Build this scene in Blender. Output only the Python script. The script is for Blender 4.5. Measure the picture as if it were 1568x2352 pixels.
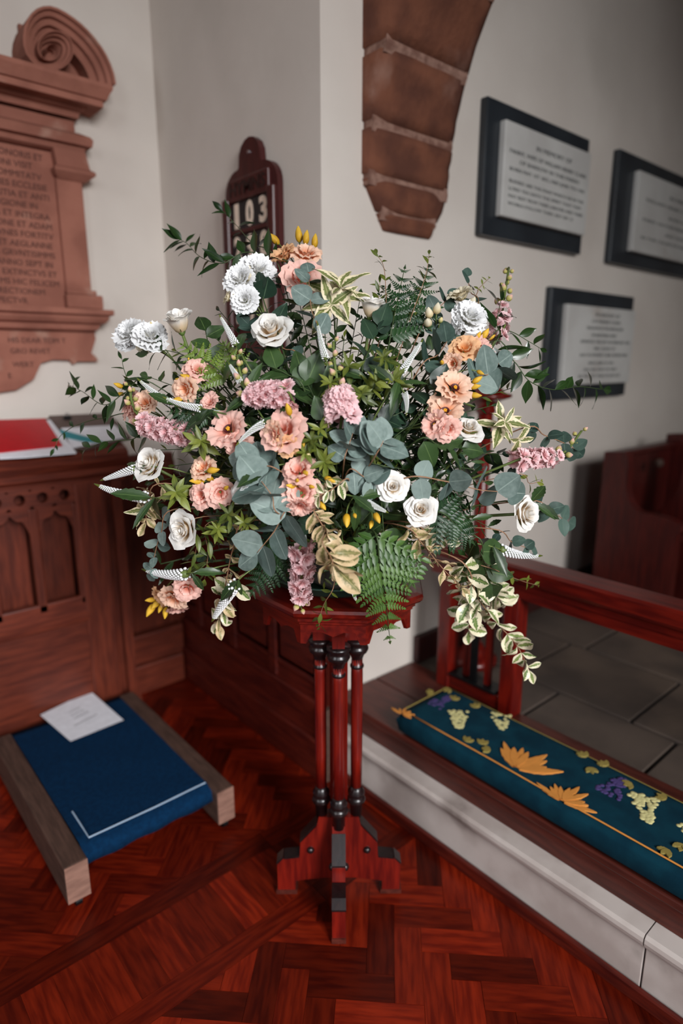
import bpy, bmesh, math, random
from mathutils import Vector, Matrix, noise as mnoise
random.seed(7)
R = math.radians
for o in list(bpy.data.objects): bpy.data.objects.remove(o)
scn = bpy.context.scene
C = scn.collection
PI = math.pi

# ------------------------------------------------------------------ camera
F = 1450.0; CAMH = 1.35
PITCH = math.atan(349/1450.0); HEAD = R(49.2)
hd = Vector((math.cos(HEAD), math.sin(HEAD), 0)); RT = Vector((math.sin(HEAD), -math.cos(HEAD), 0)); UPV = Vector((0,0,1))
FW = hd*math.cos(PITCH) - UPV*math.sin(PITCH); CU = hd*math.sin(PITCH) + UPV*math.cos(PITCH)
CAM = Vector((0,0,CAMH))
cd = bpy.data.cameras.new('camera'); cam = bpy.data.objects.new('camera', cd); C.objects.link(cam)
cd.sensor_fit = 'VERTICAL'; cd.sensor_height = 36.0; cd.sensor_width = 24.0; cd.lens = F*36/2352.0
cam.matrix_world = Matrix((( RT.x, CU.x, -FW.x, 0), (RT.y, CU.y, -FW.y, 0), (RT.z, CU.z, -FW.z, CAMH), (0,0,0,1)))
cd.clip_start = .05
cd.dof.use_dof = True; cd.dof.focus_distance = 1.2; cd.dof.aperture_fstop = 1.4
scn.camera = cam
# ------------------------------------------------------------------ world, lights, exposure
w = bpy.data.worlds.new('world'); scn.world = w; w.use_nodes = True
w.node_tree.nodes['Background'].inputs[0].default_value = (.70,.80,1,1)
w.node_tree.nodes['Background'].inputs[1].default_value = .3
scn.view_settings.view_transform = 'Standard'; scn.view_settings.look = 'None'
scn.view_settings.gamma = 1; scn.view_settings.use_curve_mapping = False
scn.view_settings.exposure = -1.05
def area(name, loc, target, sx, sy, power, col):
    l = bpy.data.lights.new(name, 'AREA'); l.shape = 'RECTANGLE'; l.size = sx; l.size_y = sy; l.energy = power; l.color = col
    o = bpy.data.objects.new(name, l); C.objects.link(o); o.location = loc
    l.spread = R(86); o.rotation_euler = (Vector(target)-Vector(loc)).to_track_quat('-Z','Y').to_euler(); return o
# sky light outside the window openings of the south and west walls (window_1.. below), all behind the camera
area('daylight_nave_window_offscreen', (-.3,-4.0,2.82), (.35,.5,.1), 1.7, 1.9, 275, (.98,.985,1))
area('daylight_nave_window_far_offscreen', (-3.7,-4.0,2.82), (-1.6,.5,.1), 1.7, 1.9, 85, (.92,.96,1))
area('daylight_west_window_offscreen', (-5.85,-.55,2.75), (.2,.6,.3), 1.8, 2.0, 60, (.95,.97,1))
area('daylight_chancel_window_offscreen', (3.3,-3.15,2.85), (2.7,.6,.2), 1.2, 1.7, 10, (1,.94,.86))

# ------------------------------------------------------------------ pixel helpers (a pixel gives a direction, the surface gives the distance)
def pdir(px, py): return FW + RT*((px-784)/F) + CU*((1176-py)/F)
def onX(px, py, v): d = pdir(px,py); return CAM + d*((v-CAM.x)/d.x)
def onY(px, py, v): d = pdir(px,py); return CAM + d*((v-CAM.y)/d.y)
def onZ(px, py, v): d = pdir(px,py); return CAM + d*((v-CAM.z)/d.z)
def atD(px, py, dep): return CAM + pdir(px,py)*dep

# ------------------------------------------------------------------ materials
def nt(name):
    m = bpy.data.materials.new(name); m.use_nodes = True; t = m.node_tree
    return m, t, t.nodes['Principled BSDF']
def N(t, typ, **kw):
    n = t.nodes.new(typ)
    for k, v in kw.items():
        if k in n.inputs: n.inputs[k].default_value = v
        else: setattr(n, k, v)
    return n
def c4(c): return (c[0], c[1], c[2], 1)
def S(r, g, b):  # sRGB 0-255 to linear
    f = lambda v: ((v/255+.055)/1.055)**2.4 if v > 10 else v/255/12.92
    return (f(r), f(g), f(b))
def mixn(t, a, b, fac):
    n = t.nodes.new('ShaderNodeMix'); n.data_type = 'RGBA'
    for i, v in ((6,a),(7,b)):
        if isinstance(v, tuple): n.inputs[i].default_value = c4(v)
        else: t.links.new(v, n.inputs[i])
    if isinstance(fac, float): n.inputs[0].default_value = fac
    else: t.links.new(fac, n.inputs[0])
    return n.outputs[2]
def ramp(t, src, p0, p1):
    n = N(t, 'ShaderNodeMapRange', interpolation_type='SMOOTHSTEP'); t.links.new(src, n.inputs[0])
    n.inputs[1].default_value = p0; n.inputs[2].default_value = p1; return n.outputs[0]
def noisy(t, coord, scale, detail=4, vec=(1,1,1), rot=(0,0,0)):
    mp = N(t, 'ShaderNodeMapping'); t.links.new(coord, mp.inputs[0]); mp.inputs['Scale'].default_value = vec; mp.inputs['Rotation'].default_value = rot
    n = N(t, 'ShaderNodeTexNoise'); n.inputs['Scale'].default_value = scale; n.inputs['Detail'].default_value = detail
    t.links.new(mp.outputs[0], n.inputs['Vector']); return n.outputs[0]
def bump(t, b, src, strength, dist=.01):
    n = N(t, 'ShaderNodeBump'); n.inputs['Strength'].default_value = strength; n.inputs['Distance'].default_value = dist
    t.links.new(src, n.inputs['Height']); t.links.new(n.outputs[0], b.inputs['Normal'])
def plain(name, col, rough=.5, metal=0, spec=.5, coat=0):
    m, t, b = nt(name)
    tc = N(t, 'ShaderNodeTexCoord')
    nz = noisy(t, tc.outputs['Object'], 40)
    t.links.new(mixn(t, tuple(x*.82 for x in col), tuple(min(1,x*1.12) for x in col), nz), b.inputs['Base Color'])
    b.inputs['Roughness'].default_value = rough; b.inputs['Metallic'].default_value = metal
    b.inputs['Specular IOR Level'].default_value = spec; b.inputs['Coat Weight'].default_value = coat
    return m
def mottled(name, c1, c2, scale, rough, bs=.2, bscale=60, c3=None, s3=3, t3=(.55,.7), spec=.4, bd=.004):
    m, t, b = nt(name); tc = N(t, 'ShaderNodeTexCoord'); co = tc.outputs['Object']
    col = mixn(t, c1, c2, ramp(t, noisy(t, co, scale, 6), .35, .65))
    if c3: col = mixn(t, col, c3, ramp(t, noisy(t, co, s3, 5), t3[0], t3[1]))
    t.links.new(col, b.inputs['Base Color']); b.inputs['Roughness'].default_value = rough
    b.inputs['Specular IOR Level'].default_value = spec
    if bs: bump(t, b, noisy(t, co, bscale, 5), bs, bd)
    return m
def wood(name, c1, c2, axis=0, rough=.38, coat=.1, rand=.35, scale=9, stretch=9, spec=.3):
    m, t, b = nt(name); tc = N(t, 'ShaderNodeTexCoord'); co = tc.outputs['Object']
    oi = N(t, 'ShaderNodeObjectInfo')
    ad = N(t, 'ShaderNodeVectorMath', operation='ADD'); t.links.new(co, ad.inputs[0])
    ml = N(t, 'ShaderNodeMath', operation='MULTIPLY'); t.links.new(oi.outputs['Random'], ml.inputs[0]); ml.inputs[1].default_value = 7.0
    t.links.new(ml.outputs[0], ad.inputs[1])
    v = [stretch]*3; v[axis] = 1
    g = noisy(t, ad.outputs[0], scale, 6, tuple(v))
    col = mixn(t, c1, c2, ramp(t, g, .3, .7))
    if rand:
        mr = N(t, 'ShaderNodeMapRange'); t.links.new(oi.outputs['Random'], mr.inputs[0]); mr.inputs[3].default_value = 1-rand; mr.inputs[4].default_value = 1+rand
        hs = N(t, 'ShaderNodeHueSaturation'); t.links.new(col, hs.inputs['Color']); t.links.new(mr.outputs[0], hs.inputs['Value']); col = hs.outputs[0]
    t.links.new(col, b.inputs['Base Color']); b.inputs['Roughness'].default_value = rough
    b.inputs['Coat Weight'].default_value = coat; b.inputs['Coat Roughness'].default_value = .25; b.inputs['Specular IOR Level'].default_value = spec
    bump(t, b, g, .12, .002)
    return m
def petal(name, base, tip, rough=.55, trans=.25, p0=.15, p1=.85):
    m, t, b = nt(name); uv = N(t, 'ShaderNodeUVMap'); sp = N(t, 'ShaderNodeSeparateXYZ'); t.links.new(uv.outputs[0], sp.inputs[0])
    tc = N(t, 'ShaderNodeTexCoord'); oi = N(t, 'ShaderNodeObjectInfo')
    col = mixn(t, base, tip, ramp(t, sp.outputs[1], p0, p1))
    st = noisy(t, uv.outputs[0], 3, 3, (9,1,1))
    hs = N(t, 'ShaderNodeHueSaturation'); t.links.new(col, hs.inputs['Color'])
    ad = N(t, 'ShaderNodeMath', operation='ADD'); t.links.new(st, ad.inputs[0]); t.links.new(oi.outputs['Random'], ad.inputs[1])
    mr = N(t, 'ShaderNodeMapRange'); t.links.new(ad.outputs[0], mr.inputs[0]); mr.inputs[1].default_value = .3; mr.inputs[2].default_value = 1.7; mr.inputs[3].default_value = .84; mr.inputs[4].default_value = 1.08
    t.links.new(mr.outputs[0], hs.inputs['Value']); col = hs.outputs[0]
    t.links.new(col, b.inputs['Base Color']); b.inputs['Roughness'].default_value = rough; b.inputs['Specular IOR Level'].default_value = .25
    tr = N(t, 'ShaderNodeBsdfTranslucent'); t.links.new(col, tr.inputs[0])
    mx = N(t, 'ShaderNodeMixShader'); mx.inputs[0].default_value = trans
    t.links.new(b.outputs[0], mx.inputs[1]); t.links.new(tr.outputs[0], mx.inputs[2])
    t.links.new(mx.outputs[0], t.nodes['Material Output'].inputs[0])
    return m
def leafmat(name, c1, c2, vein, rough=.4, trans=.12, margin=None, mth=(.35,.55), spec=.5, vw=.06):
    m, t, b = nt(name); uv = N(t, 'ShaderNodeUVMap'); sp = N(t, 'ShaderNodeSeparateXYZ'); t.links.new(uv.outputs[0], sp.inputs[0])
    oi = N(t, 'ShaderNodeObjectInfo')
    ab = N(t, 'ShaderNodeMath', operation='SUBTRACT'); t.links.new(sp.outputs[0], ab.inputs[0]); ab.inputs[1].default_value = .5
    a2 = N(t, 'ShaderNodeMath', operation='ABSOLUTE'); t.links.new(ab.outputs[0], a2.inputs[0])
    a3 = N(t, 'ShaderNodeMath', operation='MULTIPLY'); t.links.new(a2.outputs[0], a3.inputs[0]); a3.inputs[1].default_value = 2.0
    tc = N(t, 'ShaderNodeTexCoord')
    ad = N(t, 'ShaderNodeVectorMath', operation='ADD'); t.links.new(uv.outputs[0], ad.inputs[0]); t.links.new(oi.outputs['Location'], ad.inputs[1])
    nz = noisy(t, ad.outputs[0], 5, 4)
    fc = N(t, 'ShaderNodeMath', operation='ADD'); t.links.new(nz, fc.inputs[0]); t.links.new(oi.outputs['Random'], fc.inputs[1])
    col = mixn(t, c1, c2, ramp(t, fc.outputs[0], .5, 1.5))
    col = mixn(t, vein, col, ramp(t, a3.outputs[0], vw*.3, vw))
    if margin:
        nn = noisy(t, ad.outputs[0], 6, 3, (1,2.2,1))
        su = N(t, 'ShaderNodeMath', operation='ADD'); t.links.new(a3.outputs[0], su.inputs[0])
        m2 = N(t, 'ShaderNodeMath', operation='MULTIPLY_ADD'); t.links.new(nn, m2.inputs[0]); m2.inputs[1].default_value = .9; m2.inputs[2].default_value = -.45
        t.links.new(m2.outputs[0], su.inputs[1])
        col = mixn(t, col, margin, ramp(t, su.outputs[0], mth[0], mth[1]))
    t.links.new(col, b.inputs['Base Color']); b.inputs['Roughness'].default_value = rough; b.inputs['Specular IOR Level'].default_value = spec
    tr = N(t, 'ShaderNodeBsdfTranslucent'); t.links.new(col, tr.inputs[0])
    mx = N(t, 'ShaderNodeMixShader'); mx.inputs[0].default_value = trans
    t.links.new(b.outputs[0], mx.inputs[1]); t.links.new(tr.outputs[0], mx.inputs[2])
    t.links.new(mx.outputs[0], t.nodes['Material Output'].inputs[0])
    return m
MT = {}
MT['plaster'] = mottled('plaster', S(213,204,195), S(206,196,187), 2.2, .9, .25, 35, S(196,187,178), 1.3, (.58,.8), .2, .003)
MT['sandstone'] = mottled('sandstone', S(156,102,86), S(138,88,74), 9, .85, .35, 90, S(170,132,116), 6, (.58,.72), .2)
MT['archstone'] = mottled('archstone', S(116,72,54), S(88,54,43), 8, .9, .6, 45, S(140,104,90), 5, (.55,.72), .2, .006)
MT['mortar'] = mottled('mortar', S(146,112,98), S(112,78,66), 30, .95, .6, 80)
MT['slate'] = mottled('slate', S(42,47,52), S(34,38,43), 5, .32, .05, 50, None, spec=.45)
MT['marble'] = mottled('marble', S(198,196,192), S(186,183,179), 5, .35, .02, 50, S(170,160,152), 4, (.6,.75))
MT['marblestep'] = mottled('marblestep', S(190,180,174), S(170,158,152), 7, .4, .05, 60, S(118,106,100), 5, (.6,.78))
MT['ink'] = plain('ink', S(70,72,72), .8)
MT['carved'] = plain('carved', S(92,56,48), .9)
MT['darkwood'] = wood('darkwood', S(42,16,11), S(64,27,18), 1, .4, .2, .12)
MT['mahogany'] = wood('mahogany', S(58,14,10), S(84,25,15), 1, .4, .1, .1)
MT['darkwoodx'] = wood('darkwoodx', S(40,14,12), S(62,24,20), 0, .4, .2, .12)
MT['deskwood'] = wood('deskwood', S(76,30,20), S(104,45,29), 0, .42, .15, .12)
MT['deskwoodz'] = wood('deskwoodz', S(76,30,20), S(104,45,29), 2, .42, .15, .12)
MT['panelwood'] = wood('panelwood', S(34,14,13), S(56,24,21), 2, .45, .1, .1)
MT['redwood'] = wood('redwood', S(78,10,7), S(112,22,11), 2, .3, .35, .1)
MT['redwoody'] = wood('redwoody', S(72,10,7), S(104,21,11), 1, .3, .35, .1)
MT['blackwood'] = wood('blackwood', S(20,12,13), S(32,18,18), 2, .3, .3, .1)
MT['boardwood'] = wood('boardwood', S(62,24,18), S(84,36,27), 1, .42, .15, .2)
MT['palewood'] = wood('palewood', S(62,45,38), S(82,60,51), 1, .6, 0, .15, 14)
MT['endgrain'] = wood('endgrain', S(116,84,72), S(138,102,88), 0, .7, 0, .1, 20, 4)
MT['boardred'] = wood('boardred', S(62,24,18), S(84,36,27), 1, .35, .25, .2)
MT['stallwood'] = wood('stallwood', S(52,13,11), S(72,20,15), 2, .4, .1, .1)
MT['parquet'] = wood('parquet', S(72,12,4), S(104,26,8), 0, .33, .0, .62, 11, 8, .16)
MT['underfloor'] = plain('underfloor', S(30,10,8), .8)
MT['flag'] = mottled('flag', S(80,68,60), S(66,56,50), 5, .7, .3, 40, S(90,76,66), 3, (.5,.7))
MT['joint'] = plain('joint', S(52,46,44), .9)
MT['iron'] = plain('iron', S(22,22,24), .4, .6)
MT['steel'] = plain('steel', S(190,190,195), .25, .9)
MT['rubber'] = plain('rubber', S(24,24,26), .6)
MT['redcover'] = plain('redcover', S(182,4,24), .45)
MT['whitepaper'] = plain('whitepaper', S(226,226,232), .7)
MT['brownbook'] = plain('brownbook', S(92,74,68), .7)
MT['teal'] = plain('teal', S(10,130,140), .5)
MT['bluecarpet'] = mottled('bluecarpet', S(4,40,70), S(3,33,60), 90, .95, .5, 400, None, spec=.1, bd=.002)
MT['thread'] = plain('thread', S(150,170,190), .9)
MT['cushion'] = mottled('cushion', S(10,52,66), S(7,42,56), 20, .95, .4, 500, None, spec=.1, bd=.0015)
MT['gold'] = plain('gold', S(208,138,66), .9, spec=.1)
MT['olive'] = plain('olive', S(140,124,66), .9, spec=.1)
MT['grape'] = plain('grape', S(74,62,110), .9, spec=.1)
MT['cream'] = plain('cream', S(206,198,140), .9, spec=.1)
MT['hymnwood'] = wood('hymnwood', S(54,16,16), S(70,25,23), 2, .4, .15, .05)
MT['card'] = plain('card', S(28,24,24), .6)
MT['numeral'] = plain('numeral', S(236,216,196), .6)
MT['bowl'] = plain('bowl', S(34,62,52), .4)
MT['foam'] = mottled('foam', S(98,92,86), S(74,70,66), 20, .95, .5, 120)
MT['roofwood'] = wood('roofwood', S(60,42,32), S(84,60,46), 0, .6, 0, .1, 3)
# plant materials
MT['rose'] = petal('rose', S(244,216,174), S(251,248,243), .5, .28, .2, .88)
MT['whitelis'] = petal('whitelis', S(240,238,230), S(252,252,252), .5)
MT['creamlis'] = petal('creamlis', S(226,206,158), S(242,232,206), .5)
MT['peach'] = petal('peach', S(242,158,108), S(250,210,184), .5)
MT['orange'] = petal('orange', S(238,160,92), S(248,198,152), .5)
MT['pink'] = petal('pink', S(236,144,120), S(248,200,186), .5)
MT['stock'] = petal('stock', S(222,154,156), S(246,210,212), .55)
MT['yellow'] = petal('yellow', S(208,160,40), S(232,186,64), .5, .15)
MT['stockbud'] = petal('stockbud', S(176,170,96), S(238,186,176), .5, .1)
MT['greenbud'] = petal('greenbud', S(120,140,70), S(226,206,150), .5, .1)
MT['veronica'] = plain('veronica', S(246,248,248), .6)
MT['verocore'] = petal('verocore', S(190,200,180), S(122,142,56), .6, .1, .5,.9)
MT['stem'] = plain('stem', S(96,112,56), .5)
MT['stemdark'] = plain('stemdark', S(58,76,40), .5)
MT['stembrown'] = plain('stembrown', S(150,112,84), .6)
MT['sepal'] = plain('sepal', S(98,122,58), .5)
MT['maroon'] = plain('maroon', S(74,14,18), .6)
MT['pollen'] = plain('pollen', S(240,176,40), .7)
MT['eucalyptus'] = leafmat('eucalyptus', S(88,106,100), S(132,148,142), S(140,156,148), .55, .06, spec=.3)
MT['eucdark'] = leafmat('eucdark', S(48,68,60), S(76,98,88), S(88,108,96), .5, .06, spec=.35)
MT['ruscus'] = leafmat('ruscus', S(24,42,20), S(40,64,28), S(56,78,40), .28, .08, spec=.6)
MT['broad'] = leafmat('broad', S(34,52,26), S(56,80,42), S(86,108,62), .38, .08)
MT['bluegreen'] = leafmat('bluegreen', S(28,48,36), S(46,70,52), S(70,92,70), .4, .08)
MT['lime'] = leafmat('lime', S(94,106,36), S(126,134,54), S(138,146,76), .45, .2)
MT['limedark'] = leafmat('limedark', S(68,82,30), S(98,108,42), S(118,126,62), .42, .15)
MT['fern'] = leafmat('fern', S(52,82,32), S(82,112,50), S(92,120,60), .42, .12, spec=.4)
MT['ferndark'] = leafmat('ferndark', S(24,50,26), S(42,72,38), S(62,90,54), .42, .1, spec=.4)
MT['fernlime'] = leafmat('fernlime', S(88,112,40), S(116,138,56), S(140,156,80), .4, .15)
MT['dogwood'] = leafmat('dogwood', S(96,108,52), S(124,132,74), S(190,184,136), .5, .15, S(232,218,184), (.42,.6))
MT['euonymus'] = leafmat('euonymus', S(84,112,52), S(122,140,76), S(150,160,100), .4, .15, S(230,220,190), (.26,.46))
MT['straw'] = leafmat('straw', S(112,112,62), S(142,134,80), S(170,156,104), .45, .2, S(212,186,146), (.1,.6))

# ------------------------------------------------------------------ geometry helpers
def link(name, me, mat, parent=None, smooth=False, kind=None):
    o = bpy.data.objects.new(name, me); C.objects.link(o)
    if mat is not None and len(me.materials) == 0: me.materials.append(MT[mat] if isinstance(mat, str) else mat)
    if smooth: 
        for p in me.polygons: p.use_smooth = True
    if parent: o.parent = parent
    if kind: o['kind'] = kind
    return o
def tag(o, label, cat, group=None):
    o['label'] = label; o['category'] = cat
    if group: o['group'] = group
    return o
def thing(name, label, cat, loc=(0,0,0), group=None):
    o = bpy.data.objects.new(name, None); C.objects.link(o); o.location = loc; o.empty_display_size = .02
    return tag(o, label, cat, group)
class B:
    """collects geometry for ONE mesh"""
    def __init__(s): s.bm = bmesh.new()
    def box(s, x0,x1,y0,y1,z0,z1, bev=0):
        r = bmesh.ops.create_cube(s.bm, size=1)
        for v in r['verts']:
            v.co = Vector(((x0+x1)/2+v.co.x*(x1-x0), (y0+y1)/2+v.co.y*(y1-y0), (z0+z1)/2+v.co.z*(z1-z0)))
        if bev:
            es = list({e for v in r['verts'] for e in v.link_edges})
            bmesh.ops.bevel(s.bm, geom=es, offset=bev, segments=2, profile=.5, affect='EDGES')
        return s
    def prism(s, poly, plane, lo, hi):
        """poly of 2D points in plane 'xy','xz','yz', extruded along the remaining axis"""
        def mk(p, h):
            return {'xy':(p[0],p[1],h),'xz':(p[0],h,p[1]),'yz':(h,p[0],p[1])}[plane]
        a = [s.bm.verts.new(mk(p,lo)) for p in poly]; b = [s.bm.verts.new(mk(p,hi)) for p in poly]
        s.bm.faces.new(a); s.bm.faces.new(b[::-1]); n = len(poly)
        for i in range(n): s.bm.faces.new((a[i],b[i],b[(i+1)%n],a[(i+1)%n]))
        return s
    def lathe(s, prof, c=(0,0,0), seg=16, caps=True):
        rings = [[s.bm.verts.new((c[0]+r*math.cos(2*PI*k/seg), c[1]+r*math.sin(2*PI*k/seg), c[2]+z)) for k in range(seg)] for r, z in prof]
        for a, b in zip(rings, rings[1:]):
            for k in range(seg): s.bm.faces.new((a[k],a[(k+1)%seg],b[(k+1)%seg],b[k]))
        if caps: s.bm.faces.new(rings[0][::-1]); s.bm.faces.new(rings[-1])
        return s
    def tube(s, pts, rad, seg=6):
        pts = [Vector(p) for p in pts]; n = len(pts); rings = []
        up = Vector((.3,.2,1)).normalized()
        for i, p in enumerate(pts):
            t = (pts[min(i+1,n-1)]-pts[max(i-1,0)]).normalized()
            a = t.cross(up)
            if a.length < 1e-3: a = t.cross(Vector((1,0,0)))
            a.normalize(); b = t.cross(a)
            r = rad(i/(n-1)) if callable(rad) else rad
            rings.append([s.bm.verts.new(p+a*(r*math.cos(2*PI*k/seg))+b*(r*math.sin(2*PI*k/seg))) for k in range(seg)])
        for a, b in zip(rings, rings[1:]):
            for k in range(seg): s.bm.faces.new((a[k],a[(k+1)%seg],b[(k+1)%seg],b[k]))
        s.bm.faces.new(rings[0][::-1]); s.bm.faces.new(rings[-1]); return s
    def ball(s, c, r, sz=(1,1,1), u=8, v=6):
        q = bmesh.ops.create_uvsphere(s.bm, u_segments=u, v_segments=v, radius=r)
        for x in q['verts']: x.co = Vector((c[0]+x.co.x*sz[0], c[1]+x.co.y*sz[1], c[2]+x.co.z*sz[2]))
        return s
    def me(s, name):
        bmesh.ops.recalc_face_normals(s.bm, faces=s.bm.faces)
        m = bpy.data.meshes.new(name); s.bm.to_mesh(m); s.bm.free(); return m
    def obj(s, name, mat, parent=None, smooth=False, kind=None): return link(name, s.me(name), mat, parent, smooth, kind)
def grid(name, f, nu, nv, mat=None):
    vs, fs, uvs = [], [], []
    for j in range(nv+1):
        for i in range(nu+1):
            u, v = i/nu, j/nv; vs.append(f(u*2-1, v)); uvs.append((u,v))
    for j in range(nv):
        for i in range(nu):
            a = j*(nu+1)+i; fs.append((a,a+1,a+nu+2,a+nu+1))
    m = bpy.data.meshes.new(name); m.from_pydata(vs, [], fs)
    ul = m.uv_layers.new(name='UVMap')
    for l in m.loops: ul.data[l.index].uv = uvs[l.vertex_index]
    for p in m.polygons: p.use_smooth = True
    if mat: m.materials.append(MT[mat])
    return m
def merge(name, parts, mat=None):
    """join (mesh, matrix) copies into one mesh, keeping uvs"""
    vs, fs, uvs = [], [], []
    for me, mx in parts:
        o = len(vs); vs += [tuple(mx @ v.co) for v in me.vertices]
        for p in me.polygons:
            fs.append([o+i for i in p.vertices]); uvs += [tuple(me.uv_layers[0].data[l].uv) for l in p.loop_indices]
    m = bpy.data.meshes.new(name); m.from_pydata(vs, [], fs); ul = m.uv_layers.new(name='UVMap')
    for i, q in enumerate(uvs): ul.data[i].uv = q
    for p in m.polygons: p.use_smooth = True
    if mat: m.materials.append(MT[mat])
    return m
def text(name, body, size, mx, mat, parent, width=None, extrude=.0008, bold=0, align='CENTER'):
    cu = bpy.data.curves.new('t','FONT'); cu.body = body; cu.size = size; cu.extrude = extrude; cu.offset = bold
    cu.align_x = align; cu.resolution_u = 3
    o = bpy.data.objects.new('t', cu); C.objects.link(o)
    dg = bpy.context.evaluated_depsgraph_get(); dg.update()
    me = bpy.data.meshes.new_from_object(o.evaluated_get(dg)); bpy.data.objects.remove(o)
    if width:
        xs = [v.co.x for v in me.vertices]; wd = max(xs)-min(xs)
        if wd > 0:
            for v in me.vertices: v.co.x *= width/wd
    me.transform(mx); me.materials.clear()
    return link(name, me, mat, parent)
def wallY(x, y, z): return Matrix(((1,0,0,x),(0,0,-1,y),(0,1,0,z),(0,0,0,1)))      # reads from -Y
def wallX(x, y, z): return Matrix(((0,0,-1,x),(-1,0,0,y),(0,1,0,z),(0,0,0,1)))     # reads from -X
def struct(o): o['kind'] = 'structure'; return o

def spline(pts, n=5):
    out = []; P = [Vector(p) for p in pts]
    P = [P[0]*2-P[1]]+P+[P[-1]*2-P[-2]]
    for i in range(1,len(P)-2):
        for k in range(n):
            t = k/n; a,b,c_,d = P[i-1],P[i],P[i+1],P[i+2]
            out.append(.5*((2*b)+(c_-a)*t+(2*a-5*b+4*c_-d)*t*t+(3*b-a-3*c_+d)*t**3))
    out.append(P[-2]); return out

# ------------------------------------------------------------------ the building
XH, YM, YR = 1.195, 2.44, 1.47          # return wall, nave wall, chancel wall
ZC = .25                                # chancel floor level
TOP = 4.2
struct(B().box(-5,XH,YM,YM+.3,0,TOP).obj('wall_left','plaster'))
struct(B().box(XH,1.35,YR,YM+.3,0,TOP).obj('wall_return','plaster'))
struct(B().box(1.35,5.6,YR,YR+.3,0,TOP).obj('wall_right','plaster'))
struct(B().box(5.6,5.8,-2.6,YR+.3,0,TOP).obj('wall_chancel_end','plaster'))
def holed(name, axis, pos, thick, a0, a1, holes):
    """wall with rectangular window openings; holes: (a,b,z0,z1)"""
    b = B()
    def bx(p,q,z0,z1):
        if q-p < 1e-4 or z1-z0 < 1e-4: return
        if axis == 'y': b.box(p,q,pos,pos+thick,z0,z1)
        else: b.box(pos,pos+thick,p,q,z0,z1)
    cur = a0
    for (p,q,z0,z1) in holes:
        bx(cur,p,0,TOP); bx(p,q,0,z0); bx(p,q,z1,TOP); cur = q
    bx(cur,a1,0,TOP)
    return struct(b.obj(name,'plaster'))
holed('wall_south','y',-3.5,.3,-5,1.35,[(-4.2,-2.6,1.4,3.4),(-1.0,.6,1.4,3.4)])
holed('wall_chancel_south','y',-2.6,.3,1.65,5.6,[(2.6,3.8,1.4,3.2)])
struct(B().box(1.35,1.65,-3.5,-2.3,0,TOP).obj('wall_return_south','plaster'))
holed('wall_west','x',-5.3,.3,-3.5,2.74,[(-1.3,.5,1.35,3.45)])
struct(B().box(-5.3,5.8,-3.5,2.74,TOP,TOP+.1).obj('ceiling','roofwood'))
def window(n, axis, pos, a0, a1, z0, z1):
    w0 = B(); m = (a0+a1)/2
    def bar(p,q,s,t):
        if axis == 'y': w0.box(p,q,pos-.03,pos+.03,s,t)
        else: w0.box(pos-.03,pos+.03,p,q,s,t)
    for p,q,s,t in ((a0,a0+.06,z0,z1),(a1-.06,a1,z0,z1),(a0,a1,z0,z0+.06),(a0,a1,z1-.06,z1),(m-.03,m+.03,z0,z1),(a0,a1,(z0+z1)/2-.02,(z0+z1)/2+.02)): bar(p,q,s,t)
    return struct(w0.obj('window_%d'%n,'marble'))
window(1,'y',-3.3,-1.0,.6,1.4,3.4); window(2,'y',-3.3,-4.2,-2.6,1.4,3.4); window(3,'y',-2.4,2.6,3.8,1.4,3.2); window(4,'x',-5.1,-1.3,.5,1.35,3.45)

# parquet floor: block by block ------------------------------------------------
floor = struct(B().box(-5,XH+.05,-3.5,YM,-.06,-.008).obj('floor','underfloor'))
def clip(poly, a, b, c):      # keep a*x+b*y<=c
    out = []; n = len(poly)
    for i in range(n):
        p, q = poly[i], poly[(i+1)%n]; dp = a*p[0]+b*p[1]-c; dq = a*q[0]+b*q[1]-c
        if dp <= 0: out.append(p)
        if dp*dq < 0: t = dp/(dp-dq); out.append((p[0]+(q[0]-p[0])*t, p[1]+(q[1]-p[1])*t))
    return out
def inset(poly, d):
    cx = sum(p[0] for p in poly)/len(poly); cy = sum(p[1] for p in poly)/len(poly)
    return [(p[0]+(cx-p[0])*d/max(.001,math.hypot(cx-p[0],cy-p[1])), p[1]+(cy-p[1])*d/max(.001,math.hypot(cx-p[0],cy-p[1]))) for p in poly]
rest = B(); nblk = 0
def block(poly, ang, name='parquet_block'):
    """a floor block; grain along ang; own object when it is in view, else joined"""
    global nblk
    ar = abs(sum(poly[i][0]*poly[(i+1)%len(poly)][1]-poly[(i+1)%len(poly)][0]*poly[i][1] for i in range(len(poly))))/2 if len(poly) > 2 else 0
    if ar < 1.2e-4: return
    poly = inset(poly, .0007); h = random.uniform(-.0007,.0007)
    cx = sum(p[0] for p in poly)/len(poly); cy = sum(p[1] for p in poly)/len(poly)
    d = Vector((cx,cy,0))-CAM; f = d.dot(FW); px = 784+F*d.dot(RT)/max(f,.1); py = 1176-F*d.dot(CU)/max(f,.1)
    if f > .3 and -160 < px < 1700 and 1300 < py < 2520 and nblk < 298:
        nblk += 1
        ca, sa = math.cos(ang), math.sin(ang)
        loc = [((p[0]-cx)*ca+(p[1]-cy)*sa, -(p[0]-cx)*sa+(p[1]-cy)*ca) for p in poly]
        o = B().prism(loc,'xy',-.008,h).obj(name,'parquet',floor); o.location = (cx,cy,0); o.rotation_euler = (0,0,ang)
    else: rest.prism(poly,'xy',-.008,h)
bw, bl = .064, .192
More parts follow.
